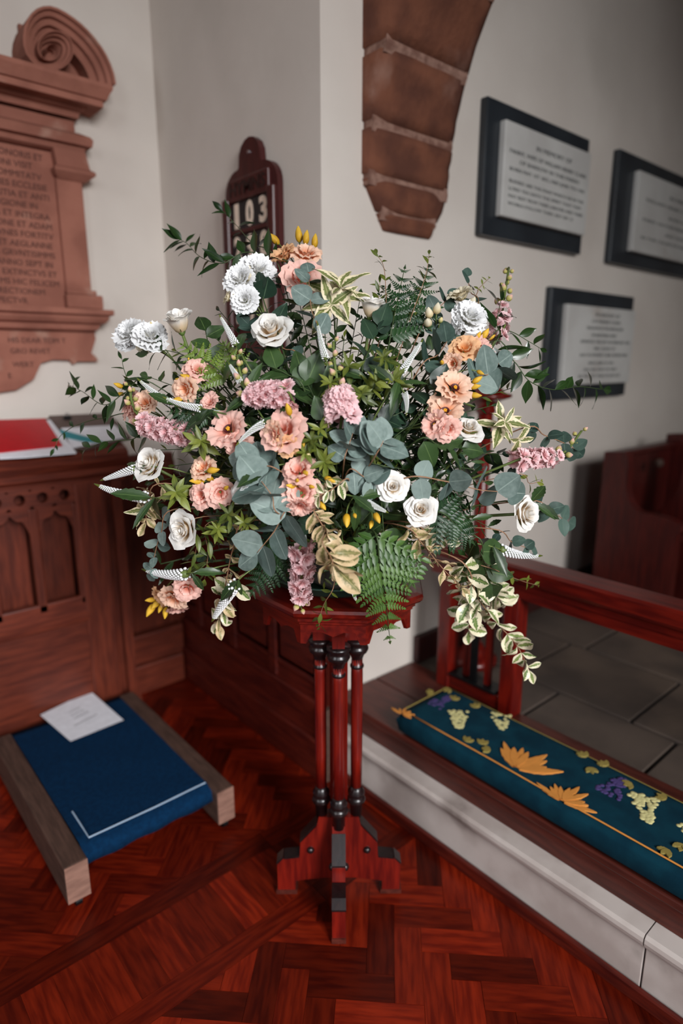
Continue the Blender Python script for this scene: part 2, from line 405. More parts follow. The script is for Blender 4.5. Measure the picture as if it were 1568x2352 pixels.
def herring(y0, y1, x0, x1, org):
    k = math.sqrt(.5)
    for i in range(-60,60):
        for j in range(-22,22):
            # herringbone lattice, long side = 3 widths
            for kind in (0,1):
                ux = i*bw + j*2*bl*0 ; 
                a = i*bw + j*(bl); b = i*bw - j*(bl)
                if kind == 0: q = [(a,b),(a+bl,b),(a+bl,b+bw),(a,b+bw)]
                else: q = [(a+bl-bl,b+bw),(a+bw,b+bw),(a+bw,b+bw+bl),(a,b+bw+bl)]
                p = [(org[0]+k*(s-t), org[1]+k*(s+t)) for s,t in q]
                if min(r[1] for r in p) > y1 or max(r[1] for r in p) < y0 or min(r[0] for r in p) > x1 or max(r[0] for r in p) < x0: continue
                p = clip(p,0,1,y1); p = clip(p,0,-1,-y0) if len(p) > 2 else p
                p = clip(p,1,0,x1) if len(p) > 2 else p; p = clip(p,-1,0,-x0) if len(p) > 2 else p
                if len(p) > 2: block(p, PI/4 if kind == 0 else -PI/4)
yA0, yA1, yB0, yB1 = 1.288, 1.352, 1.044, 1.104
for (a,b) in ((yA0,yA1),(yB0,yB1)):
    x = -1.4
    for L in (1.3,.95,1.05,.5):
        e = min(x+L, XH); block([(x,a),(e,a),(e,b),(x,b)], 0, 'border_plank'); x = e
x = -1.4
while x < XH-.002:
    e = min(x+.066, XH); block([(x,yB1),(e,yB1),(e,yA0),(x,yA0)], PI/2); x = e
herring(.1, yB0, -.75, XH, (.836,.876-.0)); herring(yA1, YM-.08, -.6, XH, (.6,1.9))
ro = rest.obj('outer_parquet','parquet',floor); ro['kind'] = 'stuff'

# chancel floor flagstones --------------------------------------------------
fch = struct(B().box(1.6,5.6,-2.3,YR,0,ZC-.01).obj('floor_chancel','joint'))
for r_, (xa, xb) in enumerate(((1.6,1.84),(1.84,2.22),(2.22,2.62),(2.62,3.05),(3.05,3.6),(3.6,4.3),(4.3,5.6))):
    y = YR + (.0,.21,.1,.3,.15,.25,.0)[r_]
    while y > -2.3:
        L = random.uniform(.36,.52); lo = max(y-L,-2.3); hi = min(y,YR)
        if hi-lo > .03:
            B().box(xa+.006,xb-.006,lo+.006,hi-.006,ZC-.02,ZC+random.uniform(-.002,.002),.004).obj('flagstone','flag',fch)
        y -= L
# step: kerb, marble riser, kneeling board -----------------------------------------
t1 = struct(B().box(1.183,1.197,-2.3,1.405,0,.036,.003).obj('trim_1','mahogany'))        # kerb
t2 = struct(B().box(1.205,1.5,-2.3,1.46,0,.15).obj('trim_2','underfloor'))
for (a,b) in ((-2.3,-.98),(-.98,.402),(.402,1.46)):
    a += .0015; b -= .0015
    B().box(1.2,1.25,a,b,.0,.140,.002).obj('marble_riser','marblestep',t2)
    prof = [(1.26,.138),(1.196,.138),(1.194,.144),(1.188,.148),(1.185,.158),(1.186,.168),(1.193,.175),(1.26,.176)]
    B().prism([(p[0],p[1]) for p in prof],'xz',a,b).obj('marble_nosing','marblestep',t2)
t3 = struct(B().box(1.244,1.62,-2.3,1.462,.15,.244).obj('trim_3','boardred'))
for (a,b) in ((1.236,1.42),(1.423,1.612)): B().box(a,b,-2.3,1.462,.234,.256,.004).obj('kneeling_board','boardwood',t3)
B().box(1.238,1.243,-2.3,1.46,.177,.236).obj('riser_board','boardred',t3)
# baseboards
struct(B().box(1.62,5.6,YR-.028,YR,ZC,ZC+.105,.006).obj('baseboard_right','panelwood'))

# nave dado (return wall and nave wall): plinth, ledges, framed panels ------------------
dado = struct(B().box(1.172,XH,1.42,YM,.0,.86).obj('trim_4','mahogany'))
B().box(1.148,XH,1.422,YM-.05,.0,.262,.006).obj('upper_plinth','mahogany',dado)
B().box(1.126,XH,1.42,YM-.07,.0,.142,.006).obj('lower_plinth','mahogany',dado)
B().box(1.15,XH,1.415,YM,.86,.9,.008).obj('cap_rail','mahogany',dado)
ys = [1.43,1.70,1.97,2.24,2.40]
for a,b in zip(ys,ys[1:]):
    B().box(1.160,1.174,a,a+.045,.262,.86,.004).obj('stile','mahogany',dado)
    B().prism([(1.162,.32),(1.172,.33),(1.172,.80),(1.162,.81),(1.176,.81),(1.176,.32)],'xz',a+.045,b).obj('panel_moulding','mahogany',dado)
    B().box(1.166,1.174,a+.065,b-.02,.345,.785,.003).obj('panel','mahogany',dado)
B().box(1.125,XH,1.398,1.421,.0,.262,.004).obj('end_board','palewood',dado)
dad2 = struct(B().box(-5,1.17,2.415,YM,0,.95).obj('trim_5','deskwoodz'))
B().box(-5,1.14,2.365,YM,0,.245,.006).obj('upper_plinth','deskwood',dad2)
B().box(-5,1.12,2.335,YM,0,.125,.006).obj('lower_plinth','deskwood',dad2)
B().box(-5,1.16,2.40,YM,.95,.985,.006).obj('cap_rail','deskwood',dad2)
for x in (.90,1.10): B().box(x,x+.05,2.402,2.416,.25,.95,.004).obj('stile','deskwoodz',dad2)

# sandstone arch springing from the chancel wall ---------------------------------------
arch = struct(B().box(1.40,1.66,YR-.012,YR+.1,1.80,TOP).obj('trim_6','mortar'))
def dz(z):
    pts = [(1.70,-.0),(1.73,.012),(1.80,.03),(1.89,.034),(2.0,.045),(2.09,.062),(2.23,.112),(2.35,.18),(2.55,.33),(2.8,.60),(3.1,1.05)]
    for (a,p),(b,q) in zip(pts,pts[1:]):
        if a <= z <= b: return p+(q-p)*(z-a)/(b-a)
    return pts[-1][1]
AX0, AX1 = 1.345, 1.70
zs = [1.725,1.775,1.86,1.995,2.175,2.36,2.6,2.85,3.08]
for i,(a,b) in enumerate(zip(zs,zs[1:])):
    g = .011 if i > 1 else .003
    n = 5; lo = a+g; hi = b-g
    bb = B(); bm = bb.bm; rings = []
    for k in range(n+1):
        z = lo+(hi-lo)*k/n; d = dz(z)+random.uniform(-.003,.003)
        sk = (hi-lo)*0
        x0 = AX0 + (max(0,(1.86-z))/.135*.088 if z < 1.86 else 0); x1 = AX1 - (max(0,1.86-z))*.42
        ring = []
        for fx in (0,.08,.3,.5,.7,.92,1):
            xx = x0+(x1-x0)*fx; bul = -.012*(abs(fx-.5)*2)**6 + mnoise.noise(Vector((xx*14,z*14,i)))*.006
            tilt = -(d)*.35*0
            ring.append(bm.verts.new((xx, YR-d-bul, z)))
        ring = [bm.verts.new((x0,YR+.03,z))]+ring+[bm.verts.new((x1,YR+.03,z))]
        rings.append(ring)
    for p,q in zip(rings,rings[1:]):
        for k in range(len(p)-1): bm.faces.new((p[k],p[k+1],q[k+1],q[k]))
    bm.faces.new(rings[0][::-1]); bm.faces.new(rings[-1])
    bb.obj('voussoir','archstone',arch,True)
    if i > 0:   # mortar bed
        B().prism([(YR+.02,a-.02),(YR-dz(a-.012)+.007,a-.02),(YR-dz(a)+.003,a),(YR-dz(a+.012)+.007,a+.02),(YR+.02,a+.02)],'yz',AX0+.006+max(0,1.86-a)*.70,AX1-.008-max(0,1.86-a)*.5).obj('mortar_bed','mortar',arch)

sp_ = [(YR+.0,TOP)]+[(YR+.0,2.3)]+[(YR-dz(z)+.03,z+.03) for z in (2.35,2.55,2.8,3.1)]+[(.05,3.45),(-.42,3.75),(-.9,3.45),(-1.4,3.1),(-1.95,2.6),(-2.3,2.1),(-2.3,TOP)]
struct(B().prism(sp_,'yz',1.37,1.68).obj('wall_arch','plaster'))

# ------------------------------------------------------------------ memorial on the nave wall
mem = thing('wall_memorial','red sandstone wall memorial with scrolled pediment, pilaster and carved Latin inscription','memorial',(.52,YM,1.3))
def sub(o, root):
    o.parent = root; o.matrix_parent_inverse = Matrix.Translation(root.location).inverted(); return o
MX = .52
def mbox(name, xr, z0, z1, dep, mat='sandstone', bev=.004):
    o = B().box(2*MX-xr, xr, YM-dep, YM, z0, z1, bev).obj(name, mat); return sub(o, mem)
def mprof(name, pts):
    """moulding with returned ends: pts (half projection, z) bottom to top; same overhang at the sides"""
    b = B(); rings = []
    for xr, dep, z in pts:
        ff = (YM-dep)/2.41; xr *= ff; z = 1.35+(z-1.35)*ff
        rings.append([b.bm.verts.new(q) for q in ((2*MX-xr,YM,z),(2*MX-xr,YM-dep,z),(xr,YM-dep,z),(xr,YM,z))])
    for p,q in zip(rings,rings[1:]):
        for k in range(3): b.bm.faces.new((p[k],p[k+1],q[k+1],q[k]))
    b.bm.faces.new(rings[0][::-1]); b.bm.faces.new(rings[-1])
    return sub(b.obj(name,'sandstone'), mem)
mprof('top_cornice',[(.895,.05,2.150),(.90,.055,2.17),(.915,.07,2.178),(.93,.085,2.195),(.985,.13,2.205),(.985,.13,2.225),(1.0,.14,2.23),(1.01,.15,2.25),(1.025,.16,2.27),(1.025,.16,2.283)])
mbox('frieze',.875,2.06,2.135,.045)
mprof('architrave',[(.885,.045,2.035),(.905,.06,2.045),(.91,.065,2.062),(.935,.085,2.07),(.94,.09,2.092),(.93,.085,2.10),(.895,.05,2.105)])
panel = mbox('inscription_panel',.80,1.52,2.03,.03)
for s in (1,-1):
    def q(x): return MX+s*(x-MX)
    def pb(name, x0, x1, z0, z1, dep):
        a, c_ = sorted((q(x0),q(x1))); return sub(B().box(a,c_,YM-dep,YM,z0,z1,.005).obj(name,'sandstone'),mem)
    pb('pilaster',.795,.882,1.56,1.95,.05); pb('pilaster_base',.788,.915,1.528,1.575,.065); pb('pilaster_base',.792,.897,1.575,1.592,.058)
    cap = B(); pts = [(.80,.89,.055,1.945),(.79,.905,.068,1.955),(.785,.92,.08,1.966),(.785,.92,.08,1.976),(.795,.905,.07,1.984),(.79,.895,.066,2.036)]
    rings = []
    for x0,x1,dep,z in pts:
        a, c_ = sorted((q(x0),q(x1))); rings.append([cap.bm.verts.new(p) for p in ((a,YM,z),(a,YM-dep,z),(c_,YM-dep,z),(c_,YM,z))])
    for u_,v_ in zip(rings,rings[1:]):
        for k in range(3): cap.bm.faces.new((u_[k],u_[k+1],v_[k+1],v_[k]))
    cap.bm.faces.new(rings[0][::-1]); cap.bm.faces.new(rings[-1]); sub(cap.obj('capital','sandstone'),mem)
    # volute of the broken pediment: moulded band sweeping up and curling inward
    cx, cz = q(.842), 2.352
    opx = [(264,196),(259,168),(243,128),(217,89),(186,56),(150,29),(115,14),(84,20),(62,45),(53,84),(60,122),(84,150)]
    ctr = (124,106)
    for k in range(30):
        a = R(240)+k*R(24); rr = 52*(1-k/31)**1.15+5; opx.append((ctr[0]+rr*math.cos(a), ctr[1]-rr*math.sin(a)))
    raw = spline([onY(p[0],p[1],2.31) for p in opx],2); n0 = len(raw); path = []
    for k,p in enumerate(raw):
        f_ = k/n0; path.append((p.x, p.z, .066 if f_ < .12 else max(.007,.066*(1-(f_-.12)/.42)+.024*((f_-.12)/.42)) if f_ < .54 else max(.007,.024*(1-(f_-.54)/.5))))
    bb = B(); rings = []; n = len(path)
    for i,(x,z,wd) in enumerate(path):
        x0,z0,_ = path[max(0,i-1)]; x1,z1,_ = path[min(n-1,i+1)]
        tx, tz = x1-x0, z1-z0; L = max(1e-5,math.hypot(tx,tz)); nx, nz = tz/L, -tx/L     # outward normal
        dp = .14-.05*(i/n)
        ring = [(x+nx*.0,z+nz*.0,0)]
        sec = [(0,0),(0,dp),(-.12,dp),(-.16,dp-.012),(-.34,dp-.016),(-.38,dp-.03),(-.62,dp-.034),(-.66,dp-.05),(-1,dp-.054),(-1,0)]
        rings.append([bb.bm.verts.new((q(x+nx*s_*wd), YM-d_, z+nz*s_*wd)) for s_,d_ in sec])
    for u_,v_ in zip(rings,rings[1:]):
        for k in range(len(u_)): bb.bm.faces.new((u_[k],u_[(k+1)%len(u_)],v_[(k+1)%len(u_)],v_[k]))
    bb.bm.faces.new(rings[0][::-1]); bb.bm.faces.new(rings[-1])
    sub(bb.obj('scroll','sandstone'),mem)
    # face of the volute disc
    dsc = B(); dsc.prism([(q(.80)+.072*math.cos(2*PI*k/20), 2.312+.07*math.sin(2*PI*k/20)) for k in range(20)],'xz',YM-.045,YM); sub(dsc.obj('scroll_eye','sandstone'),mem)
    fl = B(); fl.prism([(q(.735+.20*math.cos(R(a))),2.24+.15*math.sin(R(a))) for a in range(0,91,10)]+[(q(.735),2.24)],'xz',YM-.02,YM); sub(fl.obj('pediment_field','sandstone'),mem)
mprof('sill',[(.885,.05,1.452),(.90,.06,1.458),(.91,.065,1.475),(.93,.085,1.482),(.945,.095,1.495),(.945,.098,1.505),(.965,.115,1.512),(.965,.115,1.53)])
ap = [(MX,1.24),(.60,1.25),(.66,1.285),(.69,1.34),(.73,1.352),(.79,1.35),(.80,1.335),(.815,1.345),(.89,1.345),(.885,1.36),(.868,1.375),(.878,1.40),(.888,1.425),(.885,1.455)]
sub(B().prism(ap+[(2*MX-x,z) for x,z in ap[::-1] if x != MX],'xz',YM-.03,YM).obj('apron','sandstone'),mem)
cart = B().box(MX-.07,MX+.09,YM-.09,YM,2.285,2.60,.01).obj('pedestal_block','sandstone'); sub(cart,mem)
lines = [('OR HONORIS ET',.775),('I DNI VISIT',.74),('RAS COMMITATV',.765),('OMES ECCLESIE',.78),('NTILITIA ET ANTI',.785),('RIGIONE IN',.745),('R ET INTEGRA',.78),
 ('NTIONE ET ADAM',.785),('MVNES FORTITV',.785),('ET AEGLANNE',.78),('S GRVNTISIMMS',.785),('ANNO SEPT IN',.775),('AE EXTINCTVS ET',.785),('MS HIC FELICEM',.79),('RRECTIONEM',.74),('PECTVR',.68)]
for i,(s_,xr) in enumerate(lines):
    z = 1.995-.0305*i
    text('carved_line',s_,.0265,wallY(xr-.012,YM-.031,z),'carved',panel,extrude=.0015,align='RIGHT')
sub_lines = [('HIS DEAR TOM T',.78,1.408),('GRO REVET',.725,1.372),('WERT',.665,1.327),('E',.59,1.29)]
for s_,xr,z in sub_lines: sub(text('carved_line',s_,.025,wallY(xr,YM-.031,z),'carved',None,extrude=.0015,align='RIGHT'),mem)
for c_ in list(panel.children): c_.matrix_parent_inverse = Matrix.Translation(-mem.location) @ Matrix.Identity(4) if False else panel.matrix_parent_inverse.copy() @ Matrix.Identity(4)
for c_ in list(panel.children): c_.matrix_parent_inverse = Matrix.Identity(4)

# ------------------------------------------------------------------ hymn board on the return wall
hb = thing('hymn_board','dark red wooden hymn board with rounded top and rows of cream numerals','hymn board',(XH,1.80,1.45))
HY0, HY1 = 1.935, 1.645; HC = (HY0+HY1)/2; HWD = (HY0-HY1)/2
outl = [(HC-HWD,1.36),(HC-HWD,1.86)]
for k in range(1,8): a = R(180-90*k/7); outl.append((HC-HWD+.075+.075*math.cos(a),1.86+.068*math.sin(a)))
for k in range(9): a = R(180-180*k/8); outl.append((HC+.062*math.cos(a),1.932+.075*math.sin(a)**.8 if math.sin(a) > 1e-6 else 1.932))
for k in range(0,7): a = R(90-90*k/7); outl.append((HC+HWD-.075+.075*math.cos(a),1.86+.068*math.sin(a)))
outl += [(HC+HWD,1.86),(HC+HWD,1.36)]
sub(B().prism(outl,'yz',XH-.022,XH-.001).obj('backboard','hymnwood'),hb)
for s in (1,-1): sub(B().box(XH-.04,XH-.02,HC+s*HWD-(.035 if s>0 else 0),HC+s*HWD+(.035 if s<0 else 0),1.36,1.85,.006).obj('side_frame','hymnwood'),hb)
sub(B().box(XH-.034,XH-.02,HC-HWD+.03,HC+HWD-.03,1.835,1.90,.004).obj('heading_rail','hymnwood'),hb)
sub(text('heading','HYMNS',.052,wallX(XH-.0345,HC,1.852),'blackwood',None,.20,.001,.001),hb)
for r_,row in enumerate(('103','298','182','371')):
    zb = 1.757-.097*r_
    sub(B().box(XH-.032,XH-.02,HC-HWD+.03,HC+HWD-.03,zb-.018,zb-.004,.003).obj('slot_rail','hymnwood'),hb)
    for k,ch in enumerate(row):
        yc = HC+.075-.075*k
        cd_ = sub(B().box(XH-.026,XH-.0215,yc-.036,yc+.036,zb-.006,zb+.076).obj('number_card','card'),hb)
        n_ = text('numeral',ch,.096,wallX(XH-.0262,yc,zb+.004),'numeral',cd_,.042 if ch != '1' else .026,.0004,.004)
sub(B().tube([(XH-.026,HC,1.965),(XH-.012,HC,1.965)],.006,10).obj('hanging_nail','steel'),hb)

# ------------------------------------------------------------------ memorial tablets in the chancel
def tablet(label, px4, inner, lines, heights):
    a = [onY(p[0],p[1],YR-.03) for p in px4]; x0 = (a[0].x+a[3].x)/2; x1 = (a[1].x+a[2].x)/2; z1 = (a[0].z+a[1].z)/2; z0 = (a[2].z+a[3].z)/2
    t = thing('memorial_tablet',label,'tablet',((x0+x1)/2,YR,z0),'slate and marble tablets on the chancel wall')
    sub(B().box(x0,x1,YR-.03,YR-.001,z0,z1,.004).obj('slate_backing','slate'),t)
    i0,i1,j0,j1 = inner; X0, X1 = x0+(x1-x0)*i0, x0+(x1-x0)*i1; Z0, Z1 = z0+(z1-z0)*j0, z0+(z1-z0)*j1
    sl = sub(B().box(X0,X1,YR-.055,YR-.029,Z0,Z1,.004).obj('marble_slab','marble'),t)
    W = X1-X0; Hh = Z1-Z0
    for (s_,wf,xf,zf,hf) in lines:
        text('inscription_line',s_,Hh*hf,wallY(X0+W*xf,YR-.0555,Z0+Hh*zf),'ink',sl,W*wf,.0006)
    return t
tablet('large marble tablet on slate with crowded black lettering, above beside the stone arch',[(1120,220),(1355,320),(1333,583),(1105,540)],(.11,.965,.155,.86),
 [('IN MEMORY OF',.42,.54,.79,.075),('FANNY, WIFE OF WILLIAM HENRY CLARK',.90,.50,.68,.065),('OF BARROW IN THIS PARISH',.70,.51,.59,.06),('BORN MAY 1ST 1832, DIED JUNE 7TH 1903',.88,.5,.50,.055),
  ('BLESSED ARE THE DEAD WHICH DIE IN THE',.88,.50,.375,.05),('LORD YEA SAITH THE SPIRIT THAT THEY',.86,.49,.295,.05),('MAY REST FROM THEIR LABOURS AND THEIR',.88,.5,.215,.05),('WORKS FOLLOW THEM. REV XIV 13',.76,.44,.135,.05)],None)
tablet('marble tablet on slate with few widely spaced lines, farthest from the stone arch',[(1420,350),(1660,437),(1648,652),(1403,603)],(.12,.96,.13,.86),
 [('IN MEMORY OF',.36,.5,.78,.06),('WILLIAM HENRY CLARK OF BARROW',.84,.5,.66,.055),('BORN AUG 1829',.34,.5,.52,.05),('DIED NOVEMBER 1907, AGED 78',.86,.5,.41,.05),('AND WAS BURIED',.38,.5,.29,.05),('IN THE CHURCHYARD OF THIS PARISH',.86,.5,.18,.05)],None)
tablet('lower marble tablet on slate with ten centred lines, hanging below the two others',[(1262,657),(1450,681),(1440,909),(1255,918)],(.125,.97,.135,.86),
 [('IN MEMORY OF',.36,.56,.88,.055),('CATHERINE CLARK,',.44,.55,.795,.055),('DAUGHTER OF THE ABOVE JOHN',.54,.54,.71,.055),('OF NORTHWICH WHO',.37,.53,.62,.055),('DEPARTED THIS LIFE ON FEBRUARY 3RD',.74,.57,.535,.055),
  ('1861 AGED 27',.32,.55,.45,.055),('ALSO OF EDWARD CLARK, HIS BROTHER',.72,.56,.365,.055),('WHO DIED AT SEA',.38,.52,.26,.055),('ON THE 10TH OF MAY',.50,.52,.175,.055),('IN THE 31ST YEAR OF HIS AGE',.62,.52,.09,.055)],None)

# ------------------------------------------------------------------ reading desk on the left
YD = 2.215
desk = thing('reading_desk','brown wooden reading desk with pierced gothic front and sloping book top','desk',(.4,YD,0))
def D_(b, name, mat='deskwood', parent=None, smooth=False):
    o = b.obj(name, mat, None, smooth); 
    if parent is None: return sub(o, desk)
    o.parent = parent; return o
DX0, DX1 = -.30, .875
slope = [(YD-.055,1.035),(YD-.05,1.012),(YD-.03,.985),(YD-.028,.965),(YD-.004,.945),(YD-.004,.935),(YD+.015,.935),(YD+.225,1.10),(YD+.225,1.145),(YD-.042,1.05)]
D_(B().prism(slope,'yz',DX0,DX1),'sloping_top','deskwood')
D_(B().box(DX0,DX1,YD-.012,YD+.006,.945,.958,.003),'top_moulding')
# open arcade: bays with holes above cusped heads
BW = .142; m0 = .556; bays = [m0+BW*k for k in range(-6,2)]   # mullion centres
ST = .03
fr = B()
def cusp(t):   # opening head height over the bay, 0..1
    s_ = abs(t-.5)*2
    return .825+.03*(1-s_)**.8-.012*abs(math.sin(s_*PI*1.5))+(-.03*s_**4)
for b0 in bays[:-1]:
    a, e = b0+ST/2, b0+BW-ST/2; n = 14
    for k in range(n):
        x0, x1 = a+(e-a)*k/n, a+(e-a)*(k+1)/n; h0, h1 = cusp(k/n), cusp((k+1)/n)
        fr.prism([(x0,h0),(x1,h1),(x1,.868),(x0,.868)],'xz',YD,YD+.022)
    # plates with round holes
    for k in range(2):
        xa, xb = b0+BW*k/2, b0+BW*(k+1)/2; cx, cz, rr = (xa+xb)/2, .903, .0185; m = 16
        sq = [];
        for q_ in range(m):
            an = 2*PI*(q_+.5)/m; c_, s_ = math.cos(an), math.sin(an); f_ = min((xb-xa)/2/max(1e-6,abs(c_)), .0355/max(1e-6,abs(s_))); sq.append((cx+c_*f_, cz+s_*f_))
        ci = [(cx+rr*math.cos(2*PI*(q_+.5)/m)*(1.0), cz+rr*math.sin(2*PI*(q_+.5)/m)) for q_ in range(m)]
        for q_ in range(m):
            p = [sq[q_],sq[(q_+1)%m],ci[(q_+1)%m],ci[q_]]; fr.prism(p,'xz',YD,YD+.022)
D_(fr,'pierced_head','deskwood')
for b0 in bays: D_(B().box(b0-ST/2,b0+ST/2,YD-.002,YD+.022,.50,.868,.004),'mullion','deskwoodz')
D_(B().box(DX0,.71,YD-.002,YD+.024,.46,.53,.005),'middle_rail','deskwood')
D_(B().box(.695,.80,YD-.004,YD+.03,.06,.94,.005),'end_stile','deskwoodz')
for b0 in bays[:-1]: D_(B().box(b0+.004,b0+BW-.004,YD+.10,YD+.11,.45,.94,.002),'back_panel','deskwoodz')
D_(B().box(DX0,.70,YD+.004,YD+.02,.05,.465,.002),'lower_panel','deskwood')
D_(B().prism([(YD-.012,.44),(YD-.014,.455),(YD-.002,.468),(YD+.01,.468),(YD+.01,.43),(YD+.004,.43)],'yz',DX0,.70),'rail_moulding','deskwood')
D_(B().box(.80,.835,YD+.03,YD+.21,.0,.95,.003),'end_panel','deskwoodz')
D_(B().prism([(.828,.0),(.878,.0),(.876,.06),(.862,.10),(.862,.93),(.828,.93)],'xz',YD+.005,YD+.06),'end_post','deskwoodz')
D_(B().box(DX0,.80,YD-.01,YD+.04,0,.065,.005),'plinth','deskwood')
for s in (DX0,): D_(B().box(s,s+.03,YD,YD+.2,0,.94),'end_panel','deskwoodz')

# things lying on the sloping top
sl0 = Vector((0,YD-.042,1.05)); sl1 = Vector((0,YD+.225,1.145)); sdir = (sl1-sl0).normalized(); snor = Vector((1,0,0)).cross(sdir)
def onslope(px, py, lift=0):
    d = pdir(px,py); o = CAM-sl0; t = -(o.dot(snor)-lift)/d.dot(snor); return CAM+d*t
def slab(name, corners, thick, lift, mat, label, cat, group=None, parent=None):
    ps = [onslope(*c_, lift) for c_ in corners]; b = B()
    a = [b.bm.verts.new(p) for p in ps]; t_ = [b.bm.verts.new(p+snor*thick) for p in ps]; n = len(ps)
    b.bm.faces.new(a); b.bm.faces.new(t_)
    for i in range(n): b.bm.faces.new((a[i],t_[i],t_[(i+1)%n],a[(i+1)%n]))
    o = b.obj(name,mat,parent)
    if label: tag(o,label,cat,group)
    return o
bk = thing('open_book','brown bound book under the papers on the sloping desk top','book',onslope(200,990,0))
def slabsub(name, corners, thick, lift, mat, root): return sub(slab(name,corners,thick,lift,mat,None,None), root)
slabsub('cover',[(112,962),(250,955),(300,1010),(150,1045)],.012,.001,'brownbook',bk)
slabsub('page_block',[(140,985),(264,978),(290,1005),(165,1030)],.003,.0135,'whitepaper',bk)
tag(slab('paper_sheet',[(105,968),(115,966),(175,1042),(60,1052),(0,1055),(-20,1040)],.004,.017,'whitepaper','',''),'white booklet pages showing under the red folder on the desk','booklet')
tag(slab('red_folder',[(-160,972),(103,963),(143,1025),(5,1040),(-170,1052)],.004,.0225,'redcover','',''),'bright red card folder lying on the sloping desk top','folder')
tag(slab('ribbon_marker',[(130,990),(142,988),(215,1008),(240,1016),(200,1016),(150,1005)],.0015,.018,'teal','',''),'teal card strip between the red folder and the white pages','bookmark')
clipo = thing('bulldog_clip','small black metal clip on the top edge of the brown book','clip',onslope(155,962,.014))
p_ = onslope(155,962,.016); sub(B().box(p_.x-.012,p_.x+.012,p_.y-.008,p_.y+.01,p_.z-.002,p_.z+.010,.002).obj('clip_body','iron'),clipo); sub(B().tube([p_+Vector((-.005,0,.008)),p_+Vector((-.004,0,.02)),p_+Vector((.004,0,.02)),p_+Vector((.005,0,.008))],.0015,6).obj('clip_handle','iron'),clipo)

# ------------------------------------------------------------------ kneeling stool with blue carpet top
st = thing('kneeling_stool','low kneeling platform on castors covered in blue carpet between rough wooden beams','stool',(.57,1.8,0))
SY0, SY1 = 1.462, 2.14
top = B()
nx, ny = 16, 24; X0, X1 = .392, .760
g_ = []
for j in range(ny+1):
    row = []
    for i in range(nx+1):
        u, v = i/nx, j/ny; x = X0+(X1-X0)*u; y = SY0+(SY1-SY0)*v
        z = .137 - .004*math.sin(u*PI)*(1-v*.5) + .002*mnoise.noise(Vector((x*9,y*9,0)))
        if j == 0: z -= .012; y += .0
        row.append(top.bm.verts.new((x,y,z)))
    g_.append(row)
for j in range(ny):
    for i in range(nx): top.bm.faces.new((g_[j][i],g_[j][i+1],g_[j+1][i+1],g_[j+1][i]))
low = [top.bm.verts.new((X0+(X1-X0)*i/nx, SY0-.006, .092+.003*math.sin(i*1.3))) for i in range(nx+1)]
for i in range(nx): top.bm.faces.new((low[i],low[i+1],g_[0][i+1],g_[0][i]))
lb = [top.bm.verts.new((X0+(X1-X0)*i/nx, SY1, .092)) for i in range(nx+1)]
for i in range(nx): top.bm.faces.new((lb[i],g_[ny][i],g_[ny][i+1],lb[i+1]))
for i in range(nx): top.bm.faces.new((low[i],lb[i],lb[i+1],low[i+1]))
cp = sub(top.obj('carpet_top','bluecarpet',None,True),st)
def stz(x,y): return .1395
hem = B().tube([(.418,1.62+.0,.1395),(.418,1.55,.1395),(.418,1.493,.1385),(.50,1.494,.1365),(.60,1.493,.1355),(.70,1.493,.1365),(.757,1.491,.1385)],.0022,6)
o = hem.obj('stitched_hem','thread'); o.parent = cp
for (a,b) in ((.334,.392),(.760,.815)):
    bm_ = sub(B().box(a,b,1.43,2.15,.028,.135,.004).obj('side_beam','palewood'),st)
    B().box(a+.001,b-.001,1.4285,1.4305,.029,.134).obj('end_grain','endgrain',bm_)
    for y in (1.449,2.12):
        cs = sub(B().tube([((a+b)/2-.008,y,.014),((a+b)/2+.008,y,.014)],.0138,14).obj('castor','iron'),st)
        B().box((a+b)/2-.012,(a+b)/2+.012,y-.006,y+.006,.02,.03,.002).obj('castor_fork','steel',cs)
sub(B().box(.392,.760,1.60,2.13,.05,.092).obj('base_board','palewood'),st)
# sheet of paper on the stool
psh = thing('order_sheet','white printed sheet lying on the blue carpeted stool','paper',onZ(190,1640,.142))
cs_ = [onZ(*p,.1425) for p in ((92,1642),(206,1587),(284,1654),(162,1703))]
b = B(); n = 6; gg = []
for j in range(n+1):
    row = []
    for i in range(n+1):
        u, v = i/n, j/n; p = (cs_[0]*(1-u)+cs_[1]*u)*(1-v)+(cs_[3]*(1-u)+cs_[2]*u)*v
        p.z += .010*(1-v)**3*(1-u)**2*0+.006*max(0,u-.6)*(1-v); row.append(b.bm.verts.new(p))
    gg.append(row)
for j in range(n):
    for i in range(n): b.bm.faces.new((gg[j][i],gg[j][i+1],gg[j+1][i+1],gg[j+1][i]))
sub(b.obj('sheet','whitepaper',None,True),psh)
ux = (cs_[1]-cs_[0]).normalized(); uy = (cs_[0]-cs_[3]).normalized()
def onsheet(u,v): p = (cs_[0]*(1-u)+cs_[1]*u)*(1-v)+(cs_[3]*(1-u)+cs_[2]*u)*v; p.z += .003; return p
for (u,v,wd,s_) in ((.5,.30,.045,0),(.5,.40,.05,0),(.5,.50,.055,0),(.5,.66,.09,0)):
    p = onsheet(u,v); nz = ux.cross(uy).normalized(); vy = nz.cross(ux)
    mx = Matrix(((ux.x,vy.x,nz.x,p.x),(ux.y,vy.y,nz.y,p.y),(ux.z,vy.z,nz.z,p.z),(0,0,0,1)))
    b_ = B()
    for k in range(3): pass
    b_.bm.free()
    # the print is too blurred to read: short grey dashes stand for the lines
    d_ = B(); xx = -wd/2
    while xx < wd/2:
        L = random.uniform(.004,.012); d_.box(xx,min(xx+L,wd/2),-.0012,.0012,0,.0002); xx += L+.003
    me = d_.me('print_line'); me.transform(mx); sub(link('print_line',me,'ink'),psh)

